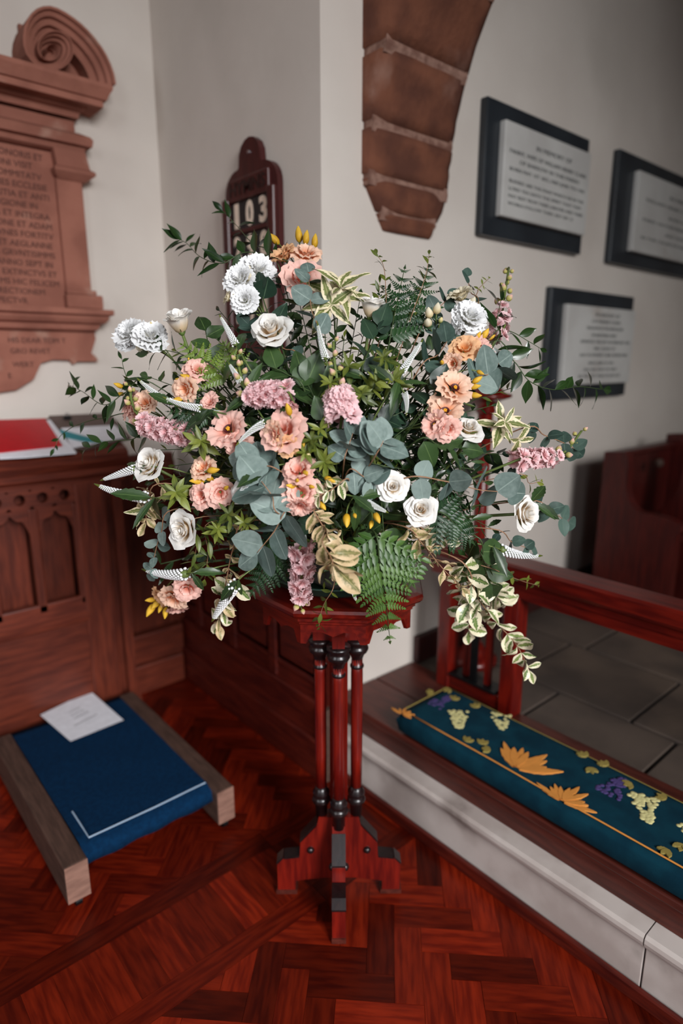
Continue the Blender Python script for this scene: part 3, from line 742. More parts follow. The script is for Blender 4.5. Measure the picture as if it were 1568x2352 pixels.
# ------------------------------------------------------------------ pedestal stand
PC = Vector((.897,1.05,0)); pd = Vector((-PC.x,-PC.y,0)).normalized(); plft = Vector((-pd.y,pd.x,0)); plft = -plft if plft.dot(RT) > 0 else plft
ps = thing('pedestal_stand','dark red wooden octagonal pedestal with clustered columns and cross-shaped foot','pedestal',PC)
def pl(f, l, z): return (pd*f + plft*l + Vector((0,0,z)))     # local: f towards the nave, l sideways
def lobj(b, name, mat, parent=ps, smooth=False): o = b.obj(name,mat,None,smooth); o.parent = parent; return o
def octo(rad, rot=R(4)): return [(pd*math.cos(a)+plft*math.sin(a))*rad for a in [R(22.5+45*k)+rot for k in range(8)]]
def octprism(b, profile):
    rings = [[b.bm.verts.new(v+Vector((0,0,z))) for v in octo(r)] for r,z in profile]
    for p,q in zip(rings,rings[1:]):
        for k in range(8): b.bm.faces.new((p[k],p[(k+1)%8],q[(k+1)%8],q[k]))
    b.bm.faces.new(rings[0][::-1]); b.bm.faces.new(rings[-1]); return b
lobj(octprism(B(),[(.182,.822),(.188,.826),(.188,.832),(.198,.836),(.204,.842),(.206,.850),(.203,.856),(.19,.858)]),'table_top','redwoody')
lobj(octprism(B(),[(.178,.815),(.182,.818),(.182,.824)]),'apron_bead','redwoody')
oc = octo(.178)
for k in range(8):       # shaped apron on each side, dropping at the corners
    a, c_ = oc[k], oc[(k+1)%8]; ap_ = B(); n = 12; prev = None
    for i in range(n+1):
        t_ = i/n; s_ = abs(t_-.5)*2; h = .018 + (.026 if s_ > .78 else 0) + .010*max(0,1-s_*3.2) 
        p = a*(1-t_)+c_*t_; pin = p*.955
        cur = [ap_.bm.verts.new(p+Vector((0,0,.817))),ap_.bm.verts.new(p+Vector((0,0,.817-h))),ap_.bm.verts.new(pin+Vector((0,0,.817-h))),ap_.bm.verts.new(pin+Vector((0,0,.817)))]
        if prev:
            for m in range(4): ap_.bm.faces.new((prev[m],prev[(m+1)%4],cur[(m+1)%4],cur[m]))
        else: ap_.bm.faces.new(cur)
        prev = cur
    ap_.bm.faces.new(prev[::-1]); lobj(ap_,'apron','redwoody')
lobj(B().lathe([(.022,.10),(.022,.80)],seg=8),'core_post','redwood')
dirs = [pd,plft,-pd,-plft]
for d_ in dirs:
    o_ = d_*.044
    # colonnette: ringed foot, shaft, capital
    cl = lobj(B().lathe([(.014,.31),(.0145,.40),(.0145,.62),(.0135,.66)],(o_.x,o_.y,0),14),'colonnette','redwood',smooth=True)
    lobj(B().lathe([(.014,.225),(.016,.262),(.021,.266),(.024,.273),(.021,.281),(.017,.284),(.021,.289),(.0215,.296),(.016,.303),(.0145,.312)],(o_.x,o_.y,0),16),'ring_foot','blackwood',cl,True)
    lobj(B().lathe([(.0135,.635),(.0165,.638),(.0165,.643),(.0135,.646),(.0135,.66),(.018,.672),(.024,.678),(.027,.684),(.027,.690),(.024,.693),(.024,.700),(.028,.704),(.028,.712)],(o_.x,o_.y,0),16),'capital','blackwood',cl,True)
    # bracket spreading to the table top
    side = Vector((-d_.y,d_.x,0)); br = B(); rings = []
    for z,r0,r1,w_ in ((.708,.0,.060,.014),(.74,.0,.060,.015),(.765,.0,.064,.016),(.785,.0,.074,.017),(.80,.0,.092,.018),(.818,.0,.13,.018)):
        rings.append([br.bm.verts.new(d_*r0+side*w_+Vector((0,0,z))),br.bm.verts.new(d_*r1+side*w_+Vector((0,0,z))),br.bm.verts.new(d_*r1-side*w_+Vector((0,0,z))),br.bm.verts.new(d_*r0-side*w_+Vector((0,0,z)))])
    for p,q in zip(rings,rings[1:]):
        for k in range(4): br.bm.faces.new((p[k],p[(k+1)%4],q[(k+1)%4],q[k]))
    br.bm.faces.new(rings[0][::-1]); br.bm.faces.new(rings[-1]); lobj(br,'bracket','redwood')
    # leg: buttress, stepped foot
    prof = [(0,.05),(0,.23),(.050,.232),(.056,.205),(.098,.155),(.100,.115),(.142,.108),(.158,.09),(.158,.058),(.158,.012),(.112,.012),(.112,.040),(.04,.05)]
    lg = B(); a = [lg.bm.verts.new(d_*r_+side*.016+Vector((0,0,z))) for r_,z in prof]; c2 = [lg.bm.verts.new(d_*r_-side*.016+Vector((0,0,z))) for r_,z in prof]
    lg.bm.faces.new(a); lg.bm.faces.new(c2[::-1])
    for k in range(len(prof)): lg.bm.faces.new((a[k],a[(k+1)%len(prof)],c2[(k+1)%len(prof)],c2[k]))
    leg = lobj(lg,'leg','redwood')
    for (r0,z0,r1,z1) in ((.055,.2145,.099,.1605),(.101,.1155,.141,.1105),(.143,.1115,.160,.094)):      # dark painted upper edges
        e = B(); pv = [(r0,z0-.004),(r1,z1-.004),(r1,z1+.001),(r0,z0+.001)]
        a = [e.bm.verts.new(d_*r_+side*.0168+Vector((0,0,z))) for r_,z in pv]; c2 = [e.bm.verts.new(d_*r_-side*.0168+Vector((0,0,z))) for r_,z in pv]
        e.bm.faces.new(a); e.bm.faces.new(c2[::-1])
        for k in range(4): e.bm.faces.new((a[k],a[(k+1)%4],c2[(k+1)%4],c2[k]))
        lobj(e,'chamfer','blackwood',leg)
    ft = B(); a = [ft.bm.verts.new(d_*r_+side*.017+Vector((0,0,z))) for r_,z in ((.108,0),(.162,0),(.162,.013),(.108,.013))]; c2 = [ft.bm.verts.new(d_*r_-side*.017+Vector((0,0,z))) for r_,z in ((.108,0),(.162,0),(.162,.013),(.108,.013))]
    ft.bm.faces.new(a); ft.bm.faces.new(c2[::-1])
    for k in range(4): ft.bm.faces.new((a[k],a[(k+1)%4],c2[(k+1)%4],c2[k]))
    lobj(ft,'foot_pad','boardwood',leg)
    for s in (1,-1): lobj(B().ball(d_*.072+side*(.016*s)+Vector((0,0,.135)),.010,(1,1,1)),'boss','blackwood',leg,True)

# ------------------------------------------------------------------ communion rail
XR = 1.585
rail = thing('communion_rail','dark red wooden communion rail with moulded top and square posts','rail',(XR,1.0,.256))
def rsub(b, name, mat): return sub(b.obj(name,mat), rail)
rp = [(XR-.05,.725),(XR-.045,.715),(XR-.03,.705),(XR-.03,.69),(XR+.03,.69),(XR+.03,.705),(XR+.045,.715),(XR+.05,.725),(XR+.05,.757),(XR+.042,.764),(XR-.042,.764),(XR-.05,.757)]
rsub(B().prism(rp,'xz',-1.6,1.34),'top_rail','redwoody')
rsub(B().prism([(XR-.024,.655),(XR+.024,.655),(XR+.024,.692),(XR-.024,.692)],'xz',-1.6,1.34),'under_rail','redwoody')
posts = [1.02,1.275,-.45,-.72,-1.55]
for y in posts:
    rsub(B().box(XR-.028,XR+.028,y-.026,y+.026,.256,.66,.004),'post','redwood')
for (a,b) in ((1.046,1.249),(-.694,-.476)):
    rsub(B().box(XR-.022,XR+.022,a,b,.262,.312,.004),'bottom_rail','redwoody')
    for k in (.30,.72): rsub(B().box(XR-.010,XR+.010,a+(b-a)*k-.009,a+(b-a)*k+.009,.312,.655),'baluster','redwood')
    rsub(B().box(XR-.030,XR-.018,(a+b)/2-.013,(a+b)/2+.013,.312,.60,.002),'iron_stay','iron')
    rsub(B().box(XR-.034,XR+.03,a+.01,b-.01,.312,.322,.002),'iron_plate','iron')
# ------------------------------------------------------------------ embroidered kneeler
kz = .258; KT = .328
kn = thing('kneeler_cushion','long teal kneeler cushion embroidered with grapes and wheat on the step','cushion',(1.35,.4,kz))
kb = B(); n1, n2 = 16, 90; KX0, KX1, KY0, KY1 = 1.232, 1.478, -1.0, 1.19
rings = []
for j in range(n2+1):
    v = j/n2; y = KY1+(KY0-KY1)*v; e = min(1,(min(v,1-v)*abs(KY1-KY0))/.03); e = math.sqrt(max(0,1-(1-e)**2)) if e < 1 else 1
    ring = []
    for i in range(24):
        a = 2*PI*i/24; c_, s_ = math.cos(a), math.sin(a); f_ = lambda q: math.copysign(abs(q)**.38,q)
        x = (KX0+KX1)/2+(KX1-KX0)/2*f_(c_)*(.9+.1*e); z = (kz+KT)/2+(KT-kz)/2*f_(s_)*e
        if s_ > .5: z += .0025*mnoise.noise(Vector((x*16+y*9,y*14,0)))
        ring.append(kb.bm.verts.new((x,y,max(z,kz))))
    rings.append(ring)
for p,q in zip(rings,rings[1:]):
    for k in range(24): kb.bm.faces.new((p[k],p[(k+1)%24],q[(k+1)%24],q[k]))
kb.bm.faces.new(rings[0][::-1]); kb.bm.faces.new(rings[-1])
cu_ = sub(kb.obj('cushion_body','cushion',None,True),kn)
def emb(b, name, mat): o = b.obj(name,mat,None,name in ('grape_motif','border_stitch')); o.parent = cu_; return o
ZT = KT+.0008
def kp(px,py): p = onZ(px,py,ZT); return p
def line(pts, name, r=.0022, mat='gold'):
    q = []
    for a,c_ in zip(pts,pts[1:]):
        for k in range(6): q.append(Vector(a)*(1-k/6)+Vector(c_)*(k/6)+Vector((random.uniform(-.001,.001),random.uniform(-.001,.001),0)))
    q.append(Vector(pts[-1])); emb(B().tube(q,r,5),name,mat)
line([(1.252,-.99,ZT),(1.252,.2,ZT),(1.252,1.17,ZT)],'border_stitch'); line([(1.252,1.17,ZT),(1.458,1.17,ZT)],'border_stitch',.0018,'olive'); line([(1.458,1.17,ZT),(1.458,.2,ZT),(1.458,-.99,ZT)],'border_stitch',.0012,'olive')
def flatleaf(b, c_, ang, L, W):
    zj = random.uniform(.0,.0022)
    v = []
    for k in range(9):
        t_ = k/8; w_ = W*math.sin(PI*t_)**.8*(1+.12*math.sin(t_*22))
        v.append((t_*L,w_))
    for k in range(8,-1,-1): v.append((v[k][0],-v[k][1])) if 0 < k < 8 else None
    ca, sa = math.cos(ang), math.sin(ang)
    b.prism([(c_.x+x*ca-y*sa, c_.y+x*sa+y*ca) for x,y in v],'xy',ZT-.002,ZT+.0014+zj)
def wheat(px,py,sz,n=10,spread=1.5,base=None):
    c_ = kp(px,py); b = B(); up = math.atan2(RT.y-0*hd.y+hd.y, RT.x+hd.x)
    for k in range(n):
        a = up+spread*(k/(n-1)-.5)*2+random.uniform(-.1,.1); flatleaf(b,c_+Vector((math.cos(a),math.sin(a),0))*sz*.1,a,sz*random.uniform(.65,1),sz*.085)
    emb(b,'wheat_motif','gold')
def grapes(px,py,sz,mat,n=34,ang=0):
    n = int(n*1.5)
    c_ = kp(px,py); b = B(); ca, sa = math.cos(ang), math.sin(ang)
    for k in range(n):
        t_ = random.random(); w_ = (1-t_*.8)*.5; x = (t_-.4)*sz*1.5; y = random.uniform(-w_,w_)*sz*1.1
        b.ball((c_.x+x*ca-y*sa,c_.y+x*sa+y*ca,ZT),sz*.1,(1,1,.22),7,4)
    emb(b,'grape_motif',mat)
def leaves(pts, sz, mat='olive'):
    for (x,y) in pts:
        c_ = kp(x,y); b = B(); a = random.uniform(0,6)
        for k in (-1,0,1): flatleaf(b,c_-Vector((math.cos(a),math.sin(a),0))*sz*.3,a+k*.7,sz,sz*.24)
        emb(b,'leaf_motif',mat)
wheat(922,1640,.04,6); wheat(1182,1768,.112,12,1.0); wheat(1288,1842,.074,10,1.3)
grapes(1010,1612,.055,'grape'); grapes(1052,1648,.062,'cream',44,R(-140)); grapes(1150,1652,.058,'cream',30,R(-140)); grapes(1408,1808,.06,'grape',40); grapes(1480,1850,.066,'cream',50,R(-150)); grapes(1600,1900,.06,'cream')
leaves([(1042,1605),(1092,1622),(1072,1700),(1108,1706),(1120,1722),(1340,1735),(1356,1768),(1388,1756),(1445,1802),(1522,1832),(1530,1955),(1565,1945),(1030,1585),(990,1590)],.024)

# ------------------------------------------------------------------ choir stall in the chancel
stall = thing('choir_stall','dark red wooden choir stall with scooped armrest ends by the chancel wall','stall',(2.57,1.2,ZC))
def ssub(b,name,mat): return sub(b.obj(name,mat,None),stall)
YB = 1.275
def stall_end(x0,x1,dy=0,high=0):
    pr = [(YB,ZC),(YB,.975+high),(YB-.085,.985+high),(YB-.10,.965+high),(YB-.105,.935)]
    for k in range(9): a = R(180-0+90*k/8); pr.append((YB-.105-.075+.0+.075*math.cos(R(0)-R(90)*k/8), .865+.12*math.sin(R(0)-R(90)*k/8)))
    pr += [(YB-.26,.742),(YB-.30,.735),(YB-.34,.72),(YB-.345,.70),(YB-.325,.68),(YB-.325,ZC)]
    return ssub(B().prism([(y+dy,z) for y,z in pr],'yz',x0,x1),'stall_end','stallwood')
stall_end(2.56,2.61); stall_end(3.16,3.21,0,.03); stall_end(3.76,3.81,0,.03)
ssub(B().box(2.61,3.76,YB-.03,YB-.01,ZC,.97,.004),'backboard','stallwood')
ssub(B().box(2.61,3.76,YB-.06,YB,.95,.975,.006),'capping','stallwood')
ssub(B().box(2.61,3.76,YB-.30,YB-.03,.62,.645,.006),'seat','stallwood')
# desk end in front of the stall
ssub(B().prism([(YB-.16,ZC),(YB-.16,.70),(YB-.22,.82),(YB-.235,.99),(YB-.25,1.005),(YB-.31,1.005),(YB-.33,.99),(YB-.335,.90),(YB-.345,.82),(YB-.345,ZC)],'yz',2.80,2.85),'desk_end','stallwood')
ssub(B().ball((2.82,YB-.12,.915),.02),'finial','palewood')
# wooden standard behind the arrangement
p_ = Vector((1.80,1.33,ZC))
sd = thing('wooden_standard','turned reddish wooden post with moulded cap standing behind the communion rail','post',p_)
def wsub(b,name,mat,sm=True): return sub(b.obj(name,mat,None,sm),sd)
wsub(B().lathe([(.09,0),(.09,.02),(.07,.03),(.045,.05),(.03,.08)],p_,20),'base','redwood')
wsub(B().lathe([(.026,.07),(.024,.5),(.026,.93)],p_,16),'shaft','redwood')
wsub(B().lathe([(.026,.92),(.035,.93),(.03,.945),(.05,.965),(.07,.972),(.085,.978),(.085,.988),(.06,.992),(.055,1.005),(.04,1.012)],p_,24),'cap','redwood')

# ================================================================== flower arrangement
bowl = thing('flower_bowl','shallow dark green dish of floral foam on the octagonal pedestal','bowl',(PC.x,PC.y,.858))
def bsub(b,n,m,sm=True): o = b.obj(n,m,None,sm); o.parent = bowl; return o
bsub(B().lathe([(.10,0),(.13,.004),(.16,.02),(.168,.032),(.172,.034),(.172,.037),(.165,.037),(.155,.024),(.12,.012),(.0001,.01)],seg=32),'dish','bowl')
bsub(B().box(-.085,.085,-.085,.085,.012,.075,.01),'floral_foam','foam',False)
BASE = Vector((PC.x,PC.y,.925))
def depth(px, py, off=0):
    rx = (px-770)/600; ry = (py-985)/(520 if py > 985 else 500); r2 = rx*rx+ry*ry
    return 1.41-.29*math.sqrt(max(0,1-min(1,r2)))+off
def W(px, py, off=0): return atD(px,py,depth(px,py,off))
def pxm(px,py): return depth(px,py)/F
def vdir(r, u, t): return (RT*r + CU*u - FW*t).normalized()
def frame(z, x=None):
    z = z.normalized(); 
    if x is None: x = Vector((.31,.52,.79))
    y = z.cross(x)
    if y.length < 1e-4: y = z.cross(Vector((1,0,0)))
    y.normalize(); x = y.cross(z); return Matrix((x,y,z)).transposed().to_4x4()
def stem_root(): 
    a = random.uniform(0,2*PI); r = .05*math.sqrt(random.random())
    return BASE+Vector((r*math.cos(a),r*math.sin(a),random.uniform(-.02,.0)))
def put(name, me, mx, root, parent=None):
    """child object with world matrix mx under root (roots carry only a location)"""
    o = bpy.data.objects.new(name, me); C.objects.link(o)
    if parent is None:
        o.parent = root; o.matrix_local = Matrix.Translation(-root.location) @ mx
    else:
        o.parent = parent; o.matrix_local = (Matrix.Translation(root.location) @ parent.matrix_local).inverted() @ mx
    return o
def MXW(loc, rot, s): return Matrix.Translation(loc) @ rot @ Matrix.Diagonal((s,s,s,1))
def stemobj(root, pts, rad, mat, name='stem'):
    b = B().tube([p-root.location for p in pts], rad, 5); return link(name,b.me(name),mat,root,True)
def curve_to(base, end, direction, bow=.35):
    L = (end-base).length; d = direction.normalized(); c1 = base+(Vector((0,0,1))*.4+(end-base).normalized())*L*.3; c2 = end-d*L*bow
    return [base*(1-t)**3+c1*3*t*(1-t)**2+c2*3*t*t*(1-t)+end*t**3 for t in [k/9 for k in range(10)]]

# ---- shared meshes -------------------------------------------------------------
def petal_mesh(name, mat, A, r0, r1, h, p=1.0, curl=.0, ruf=0, rk=3, nu=6, nv=6, tip=.2, zp=1.0, ph=0):
    def f(u, v):
        ve = v*(1-tip*u*u*(v**1.5))
        w_ = A*(.28+.72*math.sin(min(1,ve*1.25+.08)*PI/2))
        r = r0+(r1-r0)*ve**p; z = h*ve**zp
        if ve > .7: k = (ve-.7)/.3; r += curl*k*k; z -= abs(curl)*.55*k*k
        if ruf: z += ruf*math.sin(rk*PI*u+ph)*v*v; r += ruf*.9*math.cos(rk*PI*u*1.3+ph*1.7)*v*v
        return (r*math.cos(u*w_), r*math.sin(u*w_), z)
    return grid(name, f, nu, nv, mat)
def leaf_mesh(name, mat, W_, prof, fold=.15, bend=.15, wave=0, wk=3, serr=0, nu=4, nv=9, twist=0):
    def f(u, v):
        w_ = W_*prof(v)
        if serr: w_ *= 1+serr*(((v*11)%1)-.5)
        x = u*w_; z = fold*abs(x)-bend*v*v+wave*math.sin(wk*PI*v*2+u*1.2)*abs(u)*min(1,v*4)
        y = v-.25*bend*v*v; a = twist*v
        return (x*math.cos(a)-z*math.sin(a)*0, y, z+x*math.sin(a))
    return grid(name, f, nu, nv, mat)
def pr_euc(v): return max(.02,math.sin(PI*min(1,v**.72*.985+.012))**.62)
def pr_lan(v): return max(.012,math.sin(PI*v**.8)**1.15)
def pr_ova(v): return max(.015,math.sin(PI*v**.7)**.85*(1-.12*v))
def pr_nar(v): return max(.015,math.sin(PI*v**.9)**1.0)
def pr_obo(v): return max(.03,math.sin(PI*min(1,v**1.15))**.75)
LM = {}
for k in range(3):
    LM['euc',k] = leaf_mesh('eucalyptus_leaf','eucalyptus',.40+.05*k,pr_euc,.08,[.04,.16,-.08][k],.015,1)
    LM['eucd',k] = leaf_mesh('eucalyptus_leaf','eucdark',.36+.05*k,pr_euc,.10,[.06,.18,-.05][k],.015,1)
    LM['rus',k] = leaf_mesh('ruscus_leaf','ruscus',.135+.04*k,pr_lan,.22,[.10,.28,.02][k],.012,1,0,4,9,[0,.3,-.3][k])
    LM['broad',k] = leaf_mesh('broad_leaf','broad',.30+.05*k,pr_ova,.18,[.12,.26,.05][k],.025,1.5,.06)
    LM['blue',k] = leaf_mesh('broad_leaf','bluegreen',.27+.06*k,pr_ova,.16,[.10,.24,.03][k],.02,1.5)
    LM['lime',k] = leaf_mesh('star_leaf','lime',.125+.025*k,pr_nar,.2,[.06,.22,.35][k])
    LM['limed',k] = leaf_mesh('star_leaf','limedark',.12+.025*k,pr_nar,.2,[.06,.22,.35][k])
    LM['dog',k] = leaf_mesh('variegated_leaf','dogwood',.165+.03*k,pr_ova,.3,[.30,.55,.15][k],.04,1.5,0,6,10)
    LM['euo',k] = leaf_mesh('variegated_leaf','euonymus',.23+.05*k,pr_obo,.4,[.2,.5,-.2][k],.07,1.2,0,6,8)
    LM['straw',k] = leaf_mesh('variegated_leaf','straw',.19+.05*k,pr_obo,.4,[.35,.7,-.25][k],.08,1.2,0,6,8)
    LM['ver',k] = leaf_mesh('serrated_leaf','broad',.10+.03*k,pr_nar,.3,[.2,.4,.1][k],0,1,.3,4,16)
# fern pinna: midrib with paired toothed leaflets
def pinna_mesh(name, mat, n=7):
    lf = leaf_mesh('l',None,.25,pr_ova,.22,.14,0,1,.3,4,8); ps_ = []
    for k in range(n):
        t = (k+.6)/(n+.6); s = .30*(1-t*.74)
        for sg in (1,-1):
            ps_.append((lf, Matrix.Translation((0,t,-.1*t*t)) @ Matrix.Rotation(-sg*R(58-14*t),4,'Z') @ Matrix.Rotation(sg*.15,4,'Y') @ Matrix.Diagonal((s,s,s,1))))
    ps_.append((lf, Matrix.Translation((0,.93,-.09)) @ Matrix.Diagonal((.2,.2,.2,1))))
    rib = leaf_mesh('r',None,.016,lambda v:1-v*.8,0,.1,0,1,0,2,5); ps_.append((rib,Matrix.Translation((0,0,.004))))
    return merge(name,ps_,mat)
for m_ in ('fern','ferndark','fernlime'):
    LM[m_,0] = pinna_mesh('pinna',m_); LM[m_,1] = pinna_mesh('pinna',m_,6); LM[m_,2] = pinna_mesh('pinna',m_,8)
PM = {}
def rosepet(key, mat, op):
    """op 0 bud .. 1 open; list of (count, mesh)"""
    L = [(2,petal_mesh('petal',mat,1.9,.035,.045,.93,1,-.02,0,3,8,6,.3,.9)),
         (3,petal_mesh('petal',mat,1.45,.05,.125,.96,.8,-.02,.006,2,8,6,.3,.85)),
         (3,petal_mesh('petal',mat,1.35,.06,.21,.97,.7,.03,.01,2,8,6,.28,.8)),
         (4,petal_mesh('petal',mat,1.2,.06,.31+.04*op,.97-.03*op,.6,.07+.03*op,.015,2,8,7,.24,.8)),
         (5,petal_mesh('petal',mat,1.05,.06,.42+.12*op,.94-.10*op,.5,.12+.06*op,.02,2,8,7,.22,.85)),
         (5,petal_mesh('petal',mat,.92,.05,.50+.30*op,.88-.24*op,.45,.17+.12*op,.03,2,8,7,.2,.9))]
    if op > .4: L.append((5,petal_mesh('petal',mat,.84,.05,.60+.42*op,.78-.36*op,.45,.22+.05*op,.04,2,8,7,.16,1)))
    PM[key] = L
rosepet('rose0','rose',.05); rosepet('rose1','rose',.5); rosepet('rose2','rose',1.0)
def lispet(key, mat, op):
    PM[key] = [(3,petal_mesh('petal',mat,1.1,.05,.30+.1*op,.85,.6,.12,.05,3,9,6,.1,.8,.4)),
               (4,petal_mesh('petal',mat,.95,.05,.46+.25*op,.88-.1*op,.55,.2+.1*op,.07,3,10,6,.1,.85,1.3)),
               (5,petal_mesh('petal',mat,.80,.04,.58+.45*op,.80-.30*op,.5,.26+.1*op,.08,3,10,6,.1,.9,2.2))]
for m_ in ('peach','orange','pink','creamlis','whitelis'): lispet(m_+'0',m_,.15); lispet(m_+'1',m_,.7)
for m_ in ('peach','pink'):
    PM[m_+'F'] = [(5,petal_mesh('petal',m_,.72,.10,1.0,.48,.9,.14,.085,3,10,7,.08,1.3,.6)),(3,petal_mesh('petal',m_,.8,.10,.72,.55,.9,.10,.08,3,9,6,.1,1.2,2.0))]
PM['double'] = [(4,petal_mesh('petal','whitelis',1.2,.03,.20,.95,.7,.06,.06,4,9,5,.05,.8)),(6,petal_mesh('petal','whitelis',.85,.04,.42,.96,.6,.12,.07,4,9,5,.05,.8,1)),
                (7,petal_mesh('petal','whitelis',.75,.05,.66,.86,.6,.16,.08,4,9,5,.05,.85,2)),(8,petal_mesh('petal','whitelis',.65,.05,.86,.66,.6,.18,.09,4,9,5,.05,.9,3)),(7,petal_mesh('petal','whitelis',.65,.05,.95,.42,.6,.16,.08,4,9,5,.05,1,4))]
fp = petal_mesh('p',None,.62,.05,.95,.34,.9,.12,.09,2.5,6,4,.08,1); fp2 = petal_mesh('p',None,.7,.05,.6,.62,.8,.1,.08,2.5,6,4,.08,1,1)
FLO = []
for k in range(3):
    ps_ = [(fp,Matrix.Rotation(2*PI*i/6+random.uniform(-.2,.2),4,'Z') @ Matrix.Rotation(random.uniform(-.15,.25),4,'Y')) for i in range(6)]+[(fp2,Matrix.Rotation(2*PI*i/5+.4,4,'Z') @ Matrix.Rotation(random.uniform(-.3,.3),4,'Y')) for i in range(5)]
    FLO.append(merge('floret',ps_,'stock'))
def budmesh(name, mat, fat=.26):
    def f(u, v):
        a = u*PI+v*2.2; r = fat*math.sin(PI*min(1,v**.75*.93+.06))**.8*(1+.13*math.cos(3*u*PI)*v)+.004
        return (r*math.cos(a), r*math.sin(a), v)
    return grid(name,f,12,8,mat)
BUD = {'yellow':budmesh('bud','yellow',.24),'stockbud':budmesh('bud','stockbud',.38),'greenbud':budmesh('bud','greenbud',.34),'creamlis':budmesh('bud','creamlis',.36)}
SEP = leaf_mesh('sepal','sepal',.14,pr_nar,.2,-.12)
def calyxmesh():
    b = B().lathe([(.02,-.12),(.10,-.06),(.16,.02),(.17,.10),(.12,.16)],seg=10); m = b.me('calyx'); m.materials.append(MT['sepal'])
    for p in m.polygons: p.use_smooth = True
    return m
CAL = calyxmesh()
cen = B()
for k in range(14): a = k*2.4; r = .03*math.sqrt(k); cen.ball((r*math.cos(a),r*math.sin(a),.30+.02*(k%3)),.035,(1,1,1.6),6,4)
CEN = cen.me('stamens'); CEN.materials.append(MT['pollen'])
thr = B().lathe([(.03,.05),(.14,.10),(.22,.24),(.25,.28),(.17,.24),(.08,.16),(.01,.15)],seg=14,caps=False); THR = thr.me('throat'); THR.materials.append(MT['maroon'])
def veromesh(bend):
    core = B(); fl = B(); n = 230
    def ax(t): return Vector((bend*t*t,0,t))
    core.tube([ax(k/10) for k in range(11)], lambda t: .05*(1-t)**.8+.010, 7)
    for k in range(n):
        t = (k/n)**.85*.88; rr = .072*(1-t)**.7+.010; a = k*2.39996; s = .0235*(1-t*.62)
        p = ax(t)+Vector((rr*math.cos(a),rr*math.sin(a),0))
        q = bmesh.ops.create_icosphere(fl.bm, subdivisions=1, radius=s)
        for v in q['verts']: v.co += p
    c_ = core.me('spike_core'); c_.materials.append(MT['stem'])
    f_ = fl.me('floret_cluster'); f_.materials.append(MT['veronica'])
    tipb = B().tube([ax(.80+.02*k) for k in range(11)], lambda t: .032*(1-t)**.6+.004, 7); t_ = tipb.me('green_tip'); t_.materials.append(MT['lime'])
    for m in (c_,f_,t_):
        for p in m.polygons: p.use_smooth = True
    return c_, f_, t_
VER = [veromesh(b) for b in (0,.18,-.22)]

# ---- builders --------------------------------------------------------------------
def place_petals(root, key, pos, z, size, parent=None, tw=0):
    fr_ = frame(z); k0 = 0
    for li,(n,me) in enumerate(PM[key]):
        for i in range(n):
            a = 2*PI*i/n + li*2.3 + random.uniform(-.24,.24) + tw
            mx = MXW(pos,fr_ @ Matrix.Rotation(a,4,'Z') @ Matrix.Rotation(random.uniform(-.07,.09),4,'Y'),size*random.uniform(.86,1.07))
            put('petal',me,mx,root)
def leaf_at(root, kind, pos, d, nrm, size, name='leaf'):
    d = d.normalized(); x = d.cross(nrm)
    if x.length < 1e-3: x = d.cross(Vector((.2,.9,.3)))
    x.normalize(); n_ = x.cross(d)
    return put(name, LM[kind,random.randrange(3)], MXW(pos,Matrix((x,d,n_)).transposed().to_4x4(),size), root)
def rnd(s): return Vector((random.uniform(-s,s),random.uniform(-s,s),random.uniform(-s,s)))
def rose(label, px, py, rad, op, face, off=0, kind='rose'):
    pos = W(px,py,off); z = vdir(*face); s = rad*pxm(px,py)/(.62,.86,1.15)[op]*1.0
    rt = stem_root(); root = thing('white_rose',label,'rose',rt,'white roses in the arrangement')
    b0 = pos-z*s*.45
    stemobj(root, curve_to(rt,b0,z),.0032,'stem')
    place_petals(root,'rose%d'%op,b0,z,s)
    put('calyx',CAL,MXW(b0,frame(z),s*.9),root)
    for k in range(5):
        a = 2*PI*k/5; fr_ = frame(z) @ Matrix.Rotation(a,4,'Z') @ Matrix.Translation((0,.12,.0)) @ Matrix.Rotation(R(40 if op else 62),4,'X')
        put('sepal',SEP,MXW(b0,fr_,1) @ Matrix.Diagonal((s*.75,s*.75,s*.75,1)) if False else Matrix.Translation(b0) @ frame(z) @ Matrix.Rotation(a,4,'Z') @ Matrix.Translation((0,.13*s,0)) @ Matrix.Rotation(R(30 if op else 60),4,'X') @ Matrix.Diagonal((s*.7,s*.7,s*.7,1)),root)
    return root
def spray(name, label, cat, heads, buds, join, group, off=0, stemmat='stemdark'):
    """one branching stem: heads (px,py,rad,key,face), buds (px,py,len,kind,face); join = pixel where branches part"""
    rt = stem_root(); root = thing(name,label,cat,rt,group)
    jp = W(join[0],join[1],off+.07); d0 = (jp-rt).normalized()
    stemobj(root, curve_to(rt,jp,d0,.3),.0026,stemmat)
    for (px,py,rad,key,face) in heads:
        pos = W(px,py,off+random.uniform(-.012,.012)); z = vdir(*face)
        f_ = 1.0 if key.endswith('F') else (.86 if key == 'double' else (.72 if key.endswith('0') else .98)); s = rad*pxm(px,py)/f_
        b0 = pos-z*s*(.40 if not key.endswith('F') else .25)
        stemobj(root, curve_to(jp,b0,z,.3),.0016,'stem','branch')
        place_petals(root,key,b0,z,s,tw=random.uniform(0,2))
        put('calyx',CAL,MXW(b0,frame(z),s*.6),root)
        if key.endswith('F'): put('throat',THR,MXW(b0,frame(z),s*1.0),root); put('stamens',CEN,MXW(b0,frame(z),s*.9),root)
    for (px,py,L,kind,face) in buds:
        s = L*pxm(px,py); z = vdir(*face); b0 = W(px,py,off+random.uniform(-.015,.01))-z*s*.5
        stemobj(root, curve_to(jp,b0,z,.3),.0012,'stem','branch'); put('bud',BUD[kind],MXW(b0,frame(z),s),root); put('calyx',CAL,MXW(b0,frame(z),s*.5),root)
    return root
